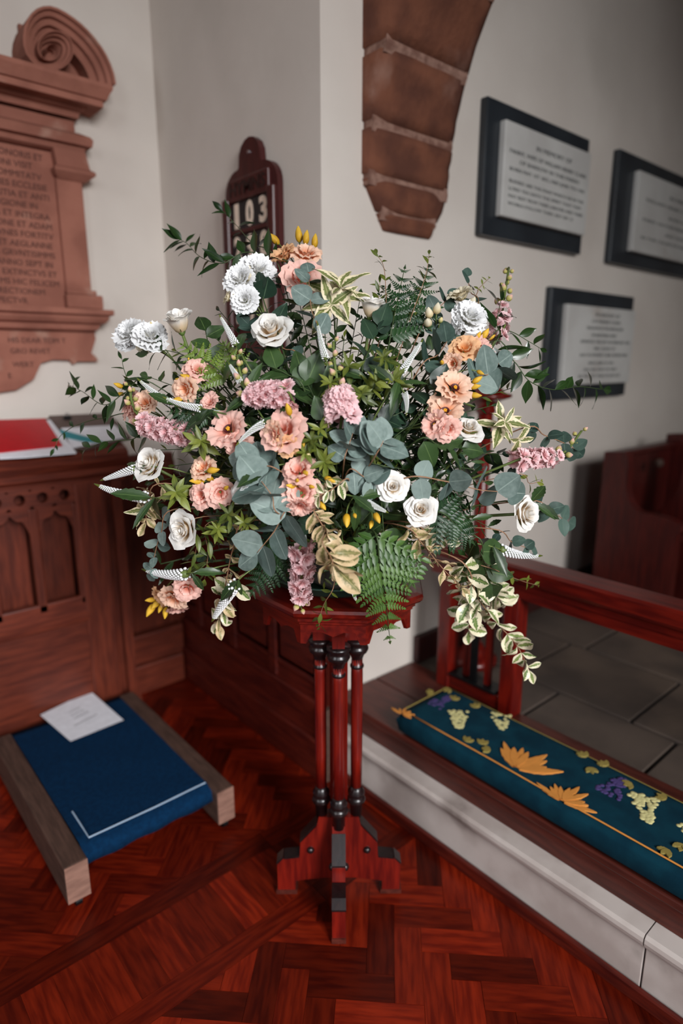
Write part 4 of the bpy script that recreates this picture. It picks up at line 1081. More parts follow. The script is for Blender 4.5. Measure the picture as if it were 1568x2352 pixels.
def stock(label, pts, clus, tipbuds, n, rad=22, off=-.01):
    """pts: pixel path of the spike (base..tip); florets between fractions clus; buds beyond"""
    rt = stem_root(); root = thing('pink_stock',label,'flower',rt,'pink stock stems')
    P = [W(x,y,off) for x,y in pts]; sp = spline([rt,(rt+P[0])*.5+Vector((0,0,.02)),*P],6)
    stemobj(root, sp,.0026,'stem')
    path = spline(P,12) if len(P) > 2 else [P[0].lerp(P[1],k/12) for k in range(13)]
    m = len(path)-1; sc = pxm(*pts[0])
    for k in range(n):
        t = clus[0]+(clus[1]-clus[0])*(k+.5)/n; p = path[int(t*m)]; tan = (path[min(m,int(t*m)+1)]-path[max(0,int(t*m)-1)]).normalized()
        a = k*2.39996; x = tan.cross(FW); x = x.normalized() if x.length > .1 else RT; y = tan.cross(x)
        rdir = (x*math.cos(a)+y*math.sin(a)); z = (rdir+tan*.35-FW*.25).normalized(); rr = rad*sc*(.95-.2*t)
        put('floret',FLO[k%3],MXW(p+rdir*rr*.75,frame(z,rnd(1)),rr*.92*random.uniform(.85,1.1)),root)
    nb = tipbuds
    for k in range(nb):
        t = clus[1]+(1-clus[1])*(k+1)/nb; p = path[min(m,int(t*m))]; tan = (path[min(m,int(t*m)+1)]-path[max(0,int(t*m)-2)]).normalized()
        a = k*2.4; x = tan.cross(FW).normalized(); y = tan.cross(x); rdir = x*math.cos(a)+y*math.sin(a); z = (rdir*.7+tan).normalized(); s = sc*(17-7*(k/nb))*1.2
        b0 = p+rdir*s*.45; stemobj(root,[p,b0],.0009,'stem','branch'); put('bud',BUD['stockbud'],MXW(b0,frame(z),s),root)
    return root
def veronica(label, b, t, off=-.03, v=0, group='white speedwell spikes'):
    pb, pt_ = W(b[0],b[1],off), W(t[0],t[1],off+random.uniform(-.02,.01)); L = (pt_-pb).length; z = (pt_-pb)/L
    rt = stem_root(); root = thing('speedwell_spike',label,'flower',rt,group)
    stemobj(root, curve_to(rt,pb,z,.3),.0016,'stem')
    fr_ = frame(z, -FW if v == 0 else UPV); wd = max(.8,min(1.7, 8.8*pxm(*b)/(.095*L)))
    mx = MXW(pb,fr_,1) @ Matrix.Diagonal((L*wd,L*wd,L,1))
    c_,f_,tp = VER[v]; put('spike_core',c_,mx,root); o = put('floret_cluster',f_,mx,root); o['kind'] = 'stuff'; put('green_tip',tp,mx,root)
    for k in range(3): leaf_at(root,'ver',pb-z*random.uniform(.01,.03),(z*.4+rnd(.8)+CU*-.2),-FW+UPV*.5,random.uniform(.05,.08))
    return root
def branch(name, label, cat, pts, kind, size, n, group, off=0, style='alt', stemmat='stemdark', stemr=.0018, face=.6, start=.0, ang=55, taper=.4, grav=0, tipleaf=True, offs=None):
    """leafy branch: pixel path, leaves of size (px) along it"""
    rt = stem_root(); root = thing(name,label,cat,rt,group)
    P = [W(x,y,off+(offs[i] if offs else 0)) for i,(x,y) in enumerate(pts)]
    first = P[0]; mid = rt.lerp(first,.55)+Vector((0,0,.03)); sp = spline([rt,mid,*P],6)
    stemobj(root, sp, lambda t: stemr*(1.15-.7*t), stemmat)
    path = spline(P,10) if len(P) > 2 else [P[0].lerp(P[1],k/10) for k in range(11)]
    m = len(path)-1; sc = pxm(*pts[0])
    for k in range(n):
        t = start+(1-start)*(k+.5)/n; i = min(m-1,int(t*m)); p = path[i].lerp(path[i+1],t*m-i); tan = (path[min(m,i+1)]-path[max(0,i-1)]).normalized()
        L = size*sc*(1-taper*t)*random.uniform(.8,1.15)
        sides = (1,-1) if style == 'opp' else ((1,) if k%2 == 0 else (-1,))
        x = tan.cross(-FW)
        if x.length < .2: x = RT.copy()
        x.normalize(); y = tan.cross(x)
        for sg in sides:
            tw = random.uniform(-.5,.5)+(1.57*(k%2) if style == 'opp' else 0)*.5
            sd_ = (x*math.cos(tw)+y*math.sin(tw))*sg; a = R(ang+random.uniform(-15,15))
            d = tan*math.cos(a)+sd_*math.sin(a)+Vector((0,0,-grav))+rnd(.42 if kind in ('euo','straw') else .2)
            nrm = (-FW*face+UPV*(1-face)*.9+tan*.3+rnd(.62))
            leaf_at(root,kind,p,d,nrm,L)
    if tipleaf: leaf_at(root,kind,path[-1],(path[-1]-path[-3])+rnd(.002),-FW+rnd(.4),size*sc*(1-taper))
    return root
def sprig(label, px, py, L, n, kind='lime', off=-.03, d=(0,.4,1), whorls=2, group='lime green leafy sprigs'):
    """tip of a twig with whorls of narrow leaves seen like stars"""
    rt = stem_root(); pos = W(px,py,off); z = vdir(*d); root = thing('leafy_sprig',label,'foliage',rt,group)
    stemobj(root, curve_to(rt,pos,z,.35),.0013,'stemdark'); sc = pxm(px,py)
    fr_ = frame(z)
    for w_ in range(whorls):
        for k in range(n):
            a = 2*PI*k/n+w_*.6+random.uniform(-.2,.2); e = R(12+28*(whorls-1-w_)*0+22*w_+random.uniform(-12,12)); r_ = (fr_.to_3x3() @ Vector((math.cos(a),math.sin(a),0)))
            dd = r_*math.cos(e)+z*math.sin(e)+rnd(.25); leaf_at(root,kind,pos-z*(.018*(whorls-1-w_)),dd,z+rnd(.3),L*sc*random.uniform(.65,1.1)*(1-.18*w_))
    return root
def frond(label, pts, width, n, kind, group, off=0, face=.8, offs=None, stemmat='stemdark'):
    rt = stem_root(); root = thing('fern_frond',label,'fern',rt,group)
    P = [W(x,y,off+(offs[i] if offs else 0)) for i,(x,y) in enumerate(pts)]
    sp = spline([rt,rt.lerp(P[0],.6)+Vector((0,0,.02)),*P],6); stemobj(root, sp, lambda t: .0022*(1.1-.8*t), stemmat)
    path = spline(P,14) if len(P) > 2 else [P[0].lerp(P[1],k/14) for k in range(15)]; m = len(path)-1; sc = pxm(*pts[0])
    for k in range(n):
        t = (k+.3)/n; i = min(m-1,int(t*m)); p = path[i].lerp(path[i+1],t*m-i); tan = (path[min(m,i+1)]-path[max(0,i-1)]).normalized()
        x = tan.cross(-FW*face+UPV*(1-face)).normalized(); L = width*sc*((1-t)**.72*.94+.08)*random.uniform(.92,1.08)
        for sg in (1,-1):
            a = R(62-18*t+random.uniform(-5,5)); d = tan*math.cos(a)+x*sg*math.sin(a)+rnd(.06); leaf_at(root,kind,p,d,-FW*face+UPV*(1-face)+rnd(.12)+x*sg*.2,L,'pinna')
    leaf_at(root,kind,path[-2],tan,-FW*face+UPV*(1-face),width*sc*.2,'pinna'); return root

# ---- roses -------------------------------------------------------------------------
rose('large white rose blooming below the white carnation-like cluster',622,757,43,1,(-.15,.45,.85),-.02)
rose('white rose bud rising on its own at the upper edge by the sandstone memorial',412,742,34,0,(-.12,.8,.5))
rose('drooping white rose on the side by the reading desk, above two speedwell spikes',342,1066,39,1,(-.45,.35,.8))
rose('half-open white rose beside the hanging eucalyptus strand',420,1218,40,1,(-.5,-.05,.85),-.01)
rose('open white rose facing out beside the round eucalyptus rosette',902,1118,37,2,(.0,.1,1),-.04)
rose('white rose facing out below the open one, above a dark fern',966,1170,34,1,(-.1,.15,1),-.04)
rose('cream-white rose pointing out towards the chancel wall beside small eucalyptus',1206,1180,38,1,(.62,.05,.75),-.03)
rose('white rose tucked under the dark-eyed peach blooms',1076,983,38,2,(.05,.6,.75),-.01)
rose('slim white rose bud standing upright beside the cream-edged dogwood leaves',852,708,32,0,(.1,.85,.45))
rose('small cream rose beside the large eucalyptus leaves',560,1130,30,1,(-.25,.35,.85),-.03)
# ---- lisianthus sprays ----------------------------------------------------------------
spray('white_lisianthus','ruffled white blooms with cream buds in front of the hymn board','flower',[(550,642,34,'double',(-.2,.3,.9)),(592,620,35,'double',(.3,.35,.85)),(562,690,28,'double',(-.1,-.1,1)),(523,685,14,'creamlis0',(-.8,.4,.3))],
 [(573,620,20,'creamlis',(0,.8,.4)),(574,637,24,'creamlis',(-.1,.6,.8)),(540,682,20,'creamlis',(-.3,.3,.8)),(573,668,16,'creamlis',(0,.4,.9))],(610,740),'white lisianthus sprays')
spray('white_lisianthus','pair of soft white blooms in front of the nave wall below the memorial','flower',[(298,768,36,'double',(-.35,.35,.85)),(345,772,34,'double',(.2,.45,.8)),(330,795,16,'creamlis0',(-.2,-.3,.7))],
 [(318,790,24,'creamlis',(-.4,-.2,.7)),(288,745,16,'greenbud',(-.6,.7,.2)),(347,748,18,'greenbud',(0,.9,.3))],(400,830),'white lisianthus sprays',.02)
spray('white_lisianthus','white pompom bloom with cream bloom above it, near the lower tablet','flower',[(1078,728,35,'double',(.25,.35,.85)),(1058,678,26,'creamlis0',(-.3,.75,.5)),(1052,745,18,'whitelis0',(-.8,-.2,.5))],
 [(1085,692,24,'creamlis',(.3,.6,.7)),(985,718,26,'creamlis',(-.2,.8,.5)),(1004,708,26,'creamlis',(.1,.9,.3)),(982,740,26,'creamlis',(-.3,.3,.9)),(1012,735,16,'greenbud',(.2,.6,.7))],(1010,800),'white lisianthus sprays')
G_L = 'peach lisianthus sprays'
spray('peach_lisianthus','topmost peach blooms with upright yellow buds beside the hymn board','flower',[(650,588,27,'orange0',(-.45,.6,.6)),(702,583,34,'peach1',(.1,.6,.75)),(693,640,42,'pink1',(.1,.1,1))],
 [(686,538,36,'yellow',(-.08,1,.2)),(703,545,32,'yellow',(.15,1,.2)),(723,553,32,'yellow',(.1,1,.2)),(628,548,34,'yellow',(-.7,.6,.3))],(720,720),G_L)
spray('peach_lisianthus','pink and apricot blooms with yellow buds below the white rose bud','flower',[(455,850,31,'pink1',(.1,.4,.9)),(425,895,30,'peach1',(-.4,-.2,.8))],
 [(430,868,34,'yellow',(-.8,.35,.4)),(437,832,24,'yellow',(-.3,.8,.5)),(410,918,28,'yellow',(-.8,-.1,.4)),(412,872,20,'yellow',(-.9,.1,.3))],(520,920),G_L,-.005)
spray('peach_lisianthus','apricot and pink blooms with yellow buds under the white pompom bloom','flower',[(1066,800,33,'orange1',(-.1,.4,.9)),(1106,806,28,'pink0',(.5,.2,.8)),(1040,835,20,'peach0',(-.5,-.2,.8))],
 [(1113,768,32,'yellow',(.5,.8,.2)),(1098,772,24,'yellow',(.3,.7,.5)),(1128,775,22,'yellow',(.8,.5,.2)),(1014,832,20,'yellow',(-.3,.1,.9))],(960,900),G_L)
spray('peach_lisianthus','wide open peach blooms with dark maroon eyes and golden stamens','flower',[(1045,890,40,'peachF',(.2,.35,.9)),(1022,943,40,'peachF',(-.05,.45,.85)),(998,975,32,'pinkF',(-.5,.2,.8)),(1028,985,26,'pink1',(.0,-.3,.9))],
 [(1090,888,28,'yellow',(.9,.1,.3)),(1096,872,26,'yellow',(.8,.5,.2)),(1092,908,28,'yellow',(.9,-.1,.3)),(1103,856,20,'yellow',(.6,-.4,.4))],(930,990),G_L,-.03)
spray('peach_lisianthus','faded peach bloom at the edge by the desk among pink stock florets','flower',[(300,928,32,'pink1',(-.8,.3,.5)),(335,925,26,'peach0',(.0,.3,.8)),(318,960,26,'pink0',(-.6,-.3,.6))],
 [(272,885,24,'yellow',(-.8,.3,.2)),(275,905,20,'yellow',(-.9,-.1,.2))],(400,980),G_L,.03)
spray('peach_lisianthus','open pink bloom with a dark eye crossed by a speedwell spike','flower',[(524,985,44,'pinkF',(-.35,.3,.9)),(545,1018,28,'pink0',(.1,-.5,.8)),(483,925,20,'pink0',(-.3,.4,.8))],[],(600,1010),G_L,-.03)
spray('peach_lisianthus','large ruffled peach bloom with hanging yellow buds below the central pink stock','flower',[(650,990,48,'pink1',(-.3,.4,.9)),(628,1000,30,'peach1',(-.7,.0,.7)),(660,1022,24,'orange0',(.0,-.5,.8))],
 [(662,940,30,'yellow',(-.2,.8,.5)),(680,1012,28,'yellow',(.1,-.9,.4)),(694,1014,30,'yellow',(.3,-.9,.3)),(665,1035,28,'yellow',(.0,-.9,.4))],(730,1010),G_L,-.045)
spray('peach_lisianthus','pink blooms ringed by yellow buds above the trailing cream leaves','flower',[(685,1080,34,'pink1',(-.2,.5,.8)),(692,1132,40,'pink1',(.1,.0,1)),(690,1160,24,'pink0',(-.1,-.7,.6))],
 [(669,1116,28,'yellow',(-.8,.1,.6)),(702,1087,28,'yellow',(.2,-.2,1)),(716,1118,18,'yellow',(.7,-.2,.6)),(682,1103,18,'yellow',(0,.3,1)),(758,1102,28,'yellow',(.8,-.4,.3)),(740,1162,28,'yellow',(.5,-.6,.5)),(708,1045,16,'greenbud',(0,.6,.8))],(770,1130),G_L,-.05)
spray('peach_lisianthus','pale apricot bloom with two long yellow buds among lime leaves','flower',[(465,1075,30,'peach1',(-.3,.5,.8)),(462,1136,28,'pink1',(-.4,.0,.9)),(506,1132,30,'pink1',(.2,-.2,.9))],
 [(490,1080,32,'yellow',(.9,.1,.3)),(452,1105,34,'yellow',(-.9,.0,.3)),(478,1098,28,'yellow',(-.8,.3,.4)),(520,1120,20,'yellow',(.5,.3,.7))],(580,1110),G_L,-.02)
spray('peach_lisianthus','lowest peach and yellow blooms hanging below the eucalyptus strand','flower',[(430,1352,32,'pink1',(.1,-.4,.8)),(398,1375,30,'peach1',(-.2,-.6,.7)),(405,1395,20,'pink0',(.1,-.9,.3)),(370,1370,22,'orange0',(-.6,-.4,.5))],
 [(345,1402,34,'yellow',(-.5,-.9,.2)),(358,1388,30,'yellow',(-.6,-.7,.3)),(380,1408,28,'yellow',(-.1,-1,.2)),(345,1378,24,'yellow',(-.95,-.1,.2)),(368,1398,22,'yellow',(-.3,-.9,.3))],(480,1290),G_L,.02)
spray('peach_lisianthus','small golden buds peeping out above the broad glossy fern','flower',[],[(796,1196,34,'yellow',(0,-.9,.5)),(866,1190,30,'yellow',(.3,-.7,.5)),(852,1205,22,'yellow',(-.2,-.8,.5)),(815,1185,18,'yellow',(.2,-.5,.8))],(830,1130),G_L,-.05)
# ---- stocks ----------------------------------------------------------------------------
stock('pink stock with curved bud tip and floret cluster beside the serrated leaves',[(665,905),(610,905),(572,905),(552,860),(545,815)],(.0,.50),10,26,24,-.045)
stock('central pink stock with a round floret head under a tall bud spike',[(785,955),(780,915),(775,880),(768,830),(765,785)],(.0,.32),10,24,30,-.045)
stock('pink stock lying out over the side by the desk',[(435,1000),(385,990),(335,975),(305,930),(298,885)],(.0,.55),9,28,23,-.01)
stock('pink stock rising with reddish buds in front of the chancel wall',[(1140,780),(1150,735),(1155,700),(1162,655),(1168,615)],(.0,.45),11,12,20,.0)
stock('pink stock sticking out sideways below the small round eucalyptus',[(1180,1060),(1225,1052),(1265,1050),(1300,1035),(1335,990)],(.0,.58),7,20,21,.0)
stock('pink stock hanging over the front edge of the octagonal pedestal',[(690,1255),(695,1300),(690,1340),(690,1370),(690,1395)],(.0,.80),4,22,24,-.05)
# ---- speedwell spikes ---------------------------------------------------------------------
VD = [('white speedwell spike standing between the rosebud and the large white rose',(542,793),(503,722),0),('pale speedwell spike under the cream-edged dogwood leaves',(748,825),(722,748),1),
('white speedwell spike leaning beside the upright dark ferns',(922,855),(972,778),0),('speedwell spike arching over the faded peach bloom',(392,925),(312,885),1),
('speedwell spike lying across the dark leaves above the pink stock',(462,938),(372,928),1),('curved speedwell spike crossing the open pink bloom',(608,972),(532,1005),2),
('curved speedwell spike resting on the small cream rose',(592,1092),(520,1145),2),('upper of two speedwell spikes jutting out in front of the desk',(312,1076),(230,1104),0),
('lower of two speedwell spikes jutting out in front of the desk',(335,1142),(220,1136),1),('speedwell spike above the lowest peach blooms',(428,1318),(332,1332),1),
('speedwell spike hanging down beside the curled cream leaves by the dado',(540,1342),(486,1428),0),('speedwell spike hanging beside the broad glossy fern over the pedestal',(795,1298),(812,1396),1),
('speedwell spike lying along the communion rail',(1150,1262),(1238,1298),1),('short drooping speedwell spike beside the dark-eyed peach blooms',(928,902),(948,948),2),
('short speedwell spike pointing out below the open white rose',(838,1152),(892,1178),0),('short speedwell spike behind the curved pink stock',(552,878),(524,832),0),('speedwell tip showing past the outward-pointing cream rose',(1235,1160),(1275,1180),0)]
for lb_,b_,t_,v_ in VD: veronica(lb_,b_,t_,-.045 if 350 < t_[0] < 1150 else -.01,v_)
# ---- eucalyptus ------------------------------------------------------------------------------
GE = 'eucalyptus branches'
def euc(label, pts, size, n, off=-.03, kind='euc', style='opp', **kw):
    size *= .86; return branch('eucalyptus_branch',label,'eucalyptus',pts,kind,size,n,GE,off,style,'stembrown',.0016,.6,0,kw.pop('ang',65),**kw)
euc('eucalyptus standing under the pink top bloom beside the dogwood leaves',[(735,780),(715,710),(708,625)],58,4,-.03,taper=.2)
euc('rosette of grey-blue eucalyptus seen end-on beside the open white rose',[(860,1050),(872,1030),(880,1012)],72,4,-.06,taper=.1)
euc('clump of mauve-grey eucalyptus leaves beside the end-on rosette',[(790,1060),(800,1025),(810,995)],64,4,-.05,taper=.1)
euc('big pale eucalyptus leaves beside the small cream rose',[(640,1180),(625,1140),(600,1105)],92,3,-.06,taper=.1)
euc('eucalyptus with large leaves hanging in front of the small dark fern',[(668,1165),(630,1220),(590,1270)],88,3,-.055,taper=.1)
euc('long eucalyptus branch running out beside the white roses',[(930,1098),(1020,1105),(1100,1125),(1165,1130)],82,4,-.04,taper=.05)
euc('broad eucalyptus leaves beside the apricot blooms near the lower tablet',[(1080,880),(1120,860),(1145,835)],76,3,-.01,taper=.1)
euc('small dark round-leaved eucalyptus reaching furthest to the chancel wall',[(1195,985),(1250,1000),(1300,1020),(1325,1035)],44,4,.0,'eucd',taper=.05)
euc('small round-leaved eucalyptus beyond the outward-pointing cream rose',[(1215,1150),(1260,1172),(1305,1200)],46,3,.0,'eucd',taper=-.1)
euc('small eucalyptus sprig above the communion rail',[(1130,1215),(1175,1245),(1220,1262)],38,3,.0,'eucd',taper=0)
euc('hanging eucalyptus strand in front of the dark dado',[(400,1170),(370,1225),(355,1275),(348,1320)],42,5,.02,taper=.1)
euc('long silvery eucalyptus leaves beside the open pink bloom',[(640,1080),(600,1070),(570,1062)],66,3,-.05,taper=0)
euc('eucalyptus leaves tucked beneath the end-on rosette',[(800,1080),(835,1095),(860,1110)],64,3,-.03,taper=.1)
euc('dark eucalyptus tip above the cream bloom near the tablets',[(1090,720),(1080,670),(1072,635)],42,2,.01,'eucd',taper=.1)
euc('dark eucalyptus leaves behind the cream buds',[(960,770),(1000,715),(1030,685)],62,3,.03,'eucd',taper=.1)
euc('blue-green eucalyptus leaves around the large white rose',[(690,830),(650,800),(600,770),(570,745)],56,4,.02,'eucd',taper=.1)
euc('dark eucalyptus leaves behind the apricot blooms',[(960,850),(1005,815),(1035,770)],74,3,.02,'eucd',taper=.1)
# ---- ruscus -----------------------------------------------------------------------------------
GR = 'glossy ruscus stems'
def rus(label, pts, size, n, off=0, **kw): return branch('ruscus_stem',label,'foliage',pts,'rus',size,n,GR,off,kw.pop('style','alt'),'stemdark',.0013,kw.pop('face',.5),0,kw.pop('ang',48),**kw)
rus('wispy dark ruscus stem curling across the hymn board to the nave corner',[(690,640),(620,590),(560,580),(510,605),(460,590),(430,560),(412,550)],66,26,.01,taper=.2)
rus('thin ruscus shoot climbing in front of the hymn board numerals',[(640,610),(580,560),(545,520),(512,485)],56,10,.02,taper=.2)
rus('trailing ruscus stem reaching across the lower tablet',[(1120,790),(1180,830),(1215,875),(1270,895),(1330,888),(1385,895)],70,22,.0,taper=.2)
rus('upright ruscus tip with three large leaves in front of the pink stock',[(1130,800),(1140,740),(1150,690)],74,4,-.02,ang=40,taper=0)
rus('short ruscus shoot arching out over the trailing one',[(1120,780),(1165,760),(1215,785),(1240,800)],52,7,.0,taper=.2)
rus('ruscus stem spreading out in front of the desk books',[(350,880),(290,900),(240,930),(190,900),(160,885)],62,20,.02,taper=.2)
rus('wispy ruscus shoot rising beside the faded peach bloom',[(340,900),(300,880),(285,850),(280,825)],40,5,.03,taper=.2)
rus('lower dark ruscus stem overhanging the desk edge',[(360,1000),(300,1010),(240,1015),(190,1035)],62,12,.03,taper=.2)
rus('drooping ruscus twig hanging over the red folder',[(330,960),(240,960),(180,975),(140,1000),(125,1030)],40,8,.04,taper=.3)
rus('dark ruscus leaves under the pair of soft white blooms',[(480,860),(430,820),(380,805),(340,810)],58,9,.03,taper=.2)
# ---- ferns -------------------------------------------------------------------------------------
GF = 'fern fronds'
frond('broad glossy green fern hanging over the pedestal edge',[(862,1225),(872,1300),(885,1380),(896,1478)],118,12,'fern',GF,-.045,.85,[0,-.02,-.02,0])
frond('second glossy fern fanning out behind the hanging one',[(880,1235),(915,1290),(950,1345)],100,8,'fern',GF,.0,.85)
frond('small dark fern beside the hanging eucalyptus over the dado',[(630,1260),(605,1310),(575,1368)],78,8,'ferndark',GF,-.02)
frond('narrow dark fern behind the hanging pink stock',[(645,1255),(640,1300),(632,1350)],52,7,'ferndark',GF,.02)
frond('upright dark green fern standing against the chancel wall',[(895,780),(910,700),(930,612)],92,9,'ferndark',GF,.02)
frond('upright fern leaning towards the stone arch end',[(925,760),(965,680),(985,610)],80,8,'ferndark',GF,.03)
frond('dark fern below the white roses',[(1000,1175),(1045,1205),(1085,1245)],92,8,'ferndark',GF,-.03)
frond('yellow-green fern under the white rose bud',[(520,870),(465,825),(415,790)],72,8,'fernlime',GF,.0)
frond('yellow-green fern rising beside the curved pink stock',[(560,870),(530,820),(512,785)],58,7,'fernlime',GF,.01)
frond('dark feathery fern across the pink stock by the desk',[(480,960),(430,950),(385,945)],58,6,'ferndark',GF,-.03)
# ---- star sprigs ----------------------------------------------------------------------------------
for i,(x,y,L,lb_) in enumerate([(800,842,48,'lime star-shaped sprig beside the central stock spike'),(862,880,46,'lime star sprig under the leaning speedwell'),(905,872,42,'lime star sprig beside the short drooping speedwell'),(830,905,42,'lime star sprig beside the round pink stock head'),
 (462,1012,52,'lime star sprig beside the open pink bloom'),(404,1130,52,'lime star sprig beside the two jutting speedwell spikes'),(715,1010,46,'lime star sprig between the large peach bloom and the grey eucalyptus'),(745,1060,46,'lime star sprig above the trailing cream leaves'),(700,1040,40,'lime star sprig tucked above the ringed pink blooms'),
 (525,1180,44,'lime star sprig under the small cream rose'),(560,1200,40,'lime star sprig beside the hanging eucalyptus leaves'),(500,1215,40,'lime star sprig above the curled cream leaves'),(880,820,40,'lime star sprig in front of the upright ferns'),(760,880,40,'lime star sprig under the central bud spike'),(735,985,38,'lime star sprig under the round pink stock head'),(640,880,0,'')]):
    if L: sprig(lb_,x,y,L,6+i%2,'lime' if i%3 else 'limed',-.045,(random.uniform(-.35,.35),random.uniform(0,.5),1))
GT = 'upright lime twigs'
def twig(label, pts, size, n, off=.02, kind='limed', **kw): return branch('leafy_twig',label,'foliage',pts,kind,size,n,GT,off,'opp','stembrown',.0011,.5,0,50,taper=.25,**kw)
twig('bronze-lime twig rising highest against the plain chancel wall',[(880,740),(885,660),(880,610),(865,585)],38,6)
twig('bronze-lime twig pointing at the foot of the stone arch',[(940,740),(965,670),(980,620),(985,585)],38,7)
twig('short lime twig behind the upright ferns',[(860,740),(868,690),(872,650)],40,5,.03)
twig('small lime twig beside the dark eucalyptus tip',[(1080,700),(1098,665),(1122,640)],26,5,.02,'lime')
twig('lime twig hanging below the pedestal edge',[(765,1350),(745,1385),(735,1415),(732,1440)],38,6,-.05)
twig('lime twig reaching over the communion rail',[(1110,1300),(1160,1320),(1200,1335),(1235,1345)],34,6,-.01,'lime')
twig('lime twig below the outward-pointing cream rose',[(1180,1090),(1215,1110),(1240,1105)],30,3,.0,'lime')
twig('olive hanging leaves beside the half-open rose',[(450,1190),(452,1250),(440,1300)],52,5,.0)
twig('olive hanging leaves in front of the dado beside the lowest blooms',[(480,1200),(478,1270),(470,1330)],56,5,.02)
# ---- variegated foliage ------------------------------------------------------------------------------
GD = 'cream-edged dogwood sprigs'
def dog(label, px, py, L, n, off=-.03, d=(0,.5,.8), whorls=2): 
    r_ = sprig(label,px,py,L,n,'dog',off,d,whorls,GD); r_.name = 'dogwood_sprig'; return r_
dog('large cream-edged dogwood tuft beside the upright rosebud',782,662,96,6,-.03,(.1,.55,.75),2)
dog('cream-edged dogwood leaves hanging below the large tuft',760,700,86,5,-.02,(-.1,-.1,.95),1)
dog('cream-edged dogwood tuft beyond the tucked white rose',1160,970,70,5,-.01,(.3,.3,.85),2)
dog('cream-edged dogwood leaves above the sideways pink stock',1190,1010,56,4,.0,(.4,-.3,.8),1)
dog('cream-edged dogwood leaves in the shade below the lower jutting speedwell',330,1170,60,4,.03,(-.4,-.4,.7),2)
GU = 'trailing cream-edged euonymus'
def euo(label, pts, size, n, off=-.03, kind='euo', **kw): return branch('euonymus_trail',label,'foliage',pts,kind,size,n,GU,off,'opp','stembrown',.0017,.6,0,58,taper=kw.pop('taper',.15),**kw)
euo('trailing straw-coloured leaves hanging above the pedestal top',[(720,1170),(745,1215),(765,1260),(770,1310)],44,13,-.07,'straw')
euo('large blurred straw-coloured leaves nearest the hanging pink stock',[(740,1240),(760,1280),(765,1300)],66,4,-.14,'straw',taper=-.1)
euo('curled cream leaves trailing down by the dado',[(560,1200),(535,1260),(520,1330),(508,1400),(500,1440)],44,11,.0,'straw')
euo('cream-edged euonymus at the end of the dado trail',[(540,1330),(520,1375),(505,1430)],50,5,.0,'euo')
euo('cream-edged euonymus trailing between fern and communion rail',[(930,1210),(970,1250),(1020,1310),(1060,1350)],44,10,-.03,'straw')
euo('long cream-edged euonymus hanging lowest in front of the rail post',[(1060,1290),(1095,1370),(1140,1430),(1185,1480),(1215,1540)],52,15,-.02,'euo')
euo('bushy cream-edged euonymus in front of the communion rail posts',[(1070,1280),(1110,1330),(1140,1370),(1160,1390)],64,14,.03,'euo')
euo('pale euonymus leaves drooping beside the rail post',[(1060,1310),(1080,1390),(1075,1450)],60,10,.02,'euo')
euo('small cream-edged euonymus under the grey eucalyptus clump',[(800,1100),(760,1125),(730,1140)],38,6,-.05,'euo')
euo('cream-edged leaves under the dark fern below the roses',[(940,1200),(985,1225),(1020,1240)],44,5,-.01,'euo')
euo('cream-edged leaves beside the dark ruscus by the desk',[(380,1110),(340,1150),(335,1200)],44,5,.03,'straw')
# ---- broad dark leaves ---------------------------------------------------------------------------------
GB = 'broad dark green leaf stems'
def broad(label, pts, size, n, off=.0, kind='broad', **kw): return branch('leaf_stem',label,'foliage',pts,kind,size,n,GB,off,'alt','stemdark',.002,.75,0,50,taper=.1,**kw)
broad('dark leaf standing up beside the white rosebud',[(490,850),(480,800),(472,760)],66,3,.02)
broad('serrated dark leaves beside the curved pink stock',[(700,900),(660,860),(610,840),(590,850)],74,5,-.01)
broad('dark leaves beside the central round stock head',[(740,960),(725,920),(700,870)],84,5,-.01)
broad('dark leaves under the tucked white rose',[(960,1010),(1010,1025),(1060,1030)],74,4,-.02)
broad('pointed dark leaf beside the white cluster at the hymn board',[(640,770),(615,720),(600,670)],80,3,.0,'blue')
broad('dark leaves under the slim upright rosebud',[(830,860),(850,800),(870,750)],76,5,.0,'blue')
broad('dark leaf hanging above the glossy fern',[(870,1140),(878,1190),(880,1240)],84,4,-.02)
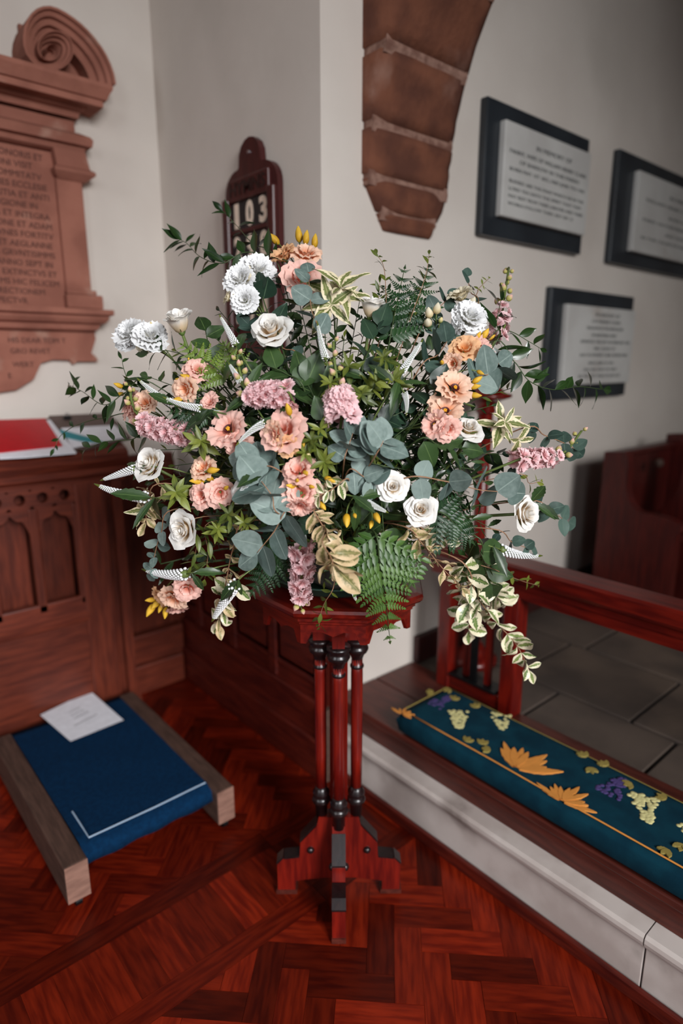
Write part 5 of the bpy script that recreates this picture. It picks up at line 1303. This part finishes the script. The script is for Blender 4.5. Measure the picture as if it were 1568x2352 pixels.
broad('dark leaves hanging towards the communion rail',[(1090,1230),(1110,1290),(1125,1340)],80,5,-.01)
broad('large leaf under the dark-eyed peach blooms',[(960,960),(985,930),(1000,895)],76,3,-.01,'blue')
broad('olive leaf below the round pink stock head',[(770,1060),(750,1000),(745,965)],66,3,-.03)
# ---- filler greenery inside the arrangement ------------------------------------------------------------------
GX = 'filler greenery inside the arrangement'
for i in range(140):
    a = i*2.39996; r_ = math.sqrt((i+.5)/140); px = 750+455*r_*math.cos(a); py = 1010+370*r_*math.sin(a)
    kind, nm = (('rus',54),('limed',46),('broad',58),('limed',42),('rus',48),('blue',56),('ver',80))[i%7]
    pb = (765+(px-765)*.35, 1060+(py-1060)*.35)
    fl_ = {'rus':'glossy pointed-leaf filler stem','broad':'broad green-leaf filler stem','blue':'broad dark blue-green filler stem','limed':'narrow olive-leaf filler stem','ver':'long serrated-leaf filler stem'}[kind]
    branch('greenery_stem',fl_+' deep inside the flower arrangement','foliage',[pb,((pb[0]+px)/2,(pb[1]+py)/2-10),(px,py)],kind,nm,12,fl_+'s inside the arrangement',random.uniform(.03,.11),'alt','stemdark',.0016,.5,.1,50)
for i in range(26):       # the far half of the arrangement, towards the corner
    a = R(200*i/25-100); el = R(random.uniform(-5,65)); d = hd*math.cos(a)+RT*math.sin(a); tip = BASE+(d*math.cos(el)+UPV*math.sin(el))*random.uniform(.26,.40); tip.z = max(tip.z,.90)
    rt = stem_root(); lk = ('glossy pointed-leaf','broad green-leaf','dark blue-green','broad green-leaf')[i%4]; root = thing('greenery_stem',lk+' filler stem at the back of the flower arrangement','foliage',rt,lk+' filler at the back')
    pth = spline([rt,rt.lerp(tip,.5)+Vector((0,0,.03)),tip],6); stemobj(root,pth,.0016,'stemdark')
    for k in range(11):
        t = .25+.75*k/10; p = pth[min(len(pth)-1,int(t*(len(pth)-1)))]; leaf_at(root,('rus','broad','blue','broad')[i%4],p,(tip-rt).normalized()+rnd(.9),UPV+rnd(.6),random.uniform(.045,.07))
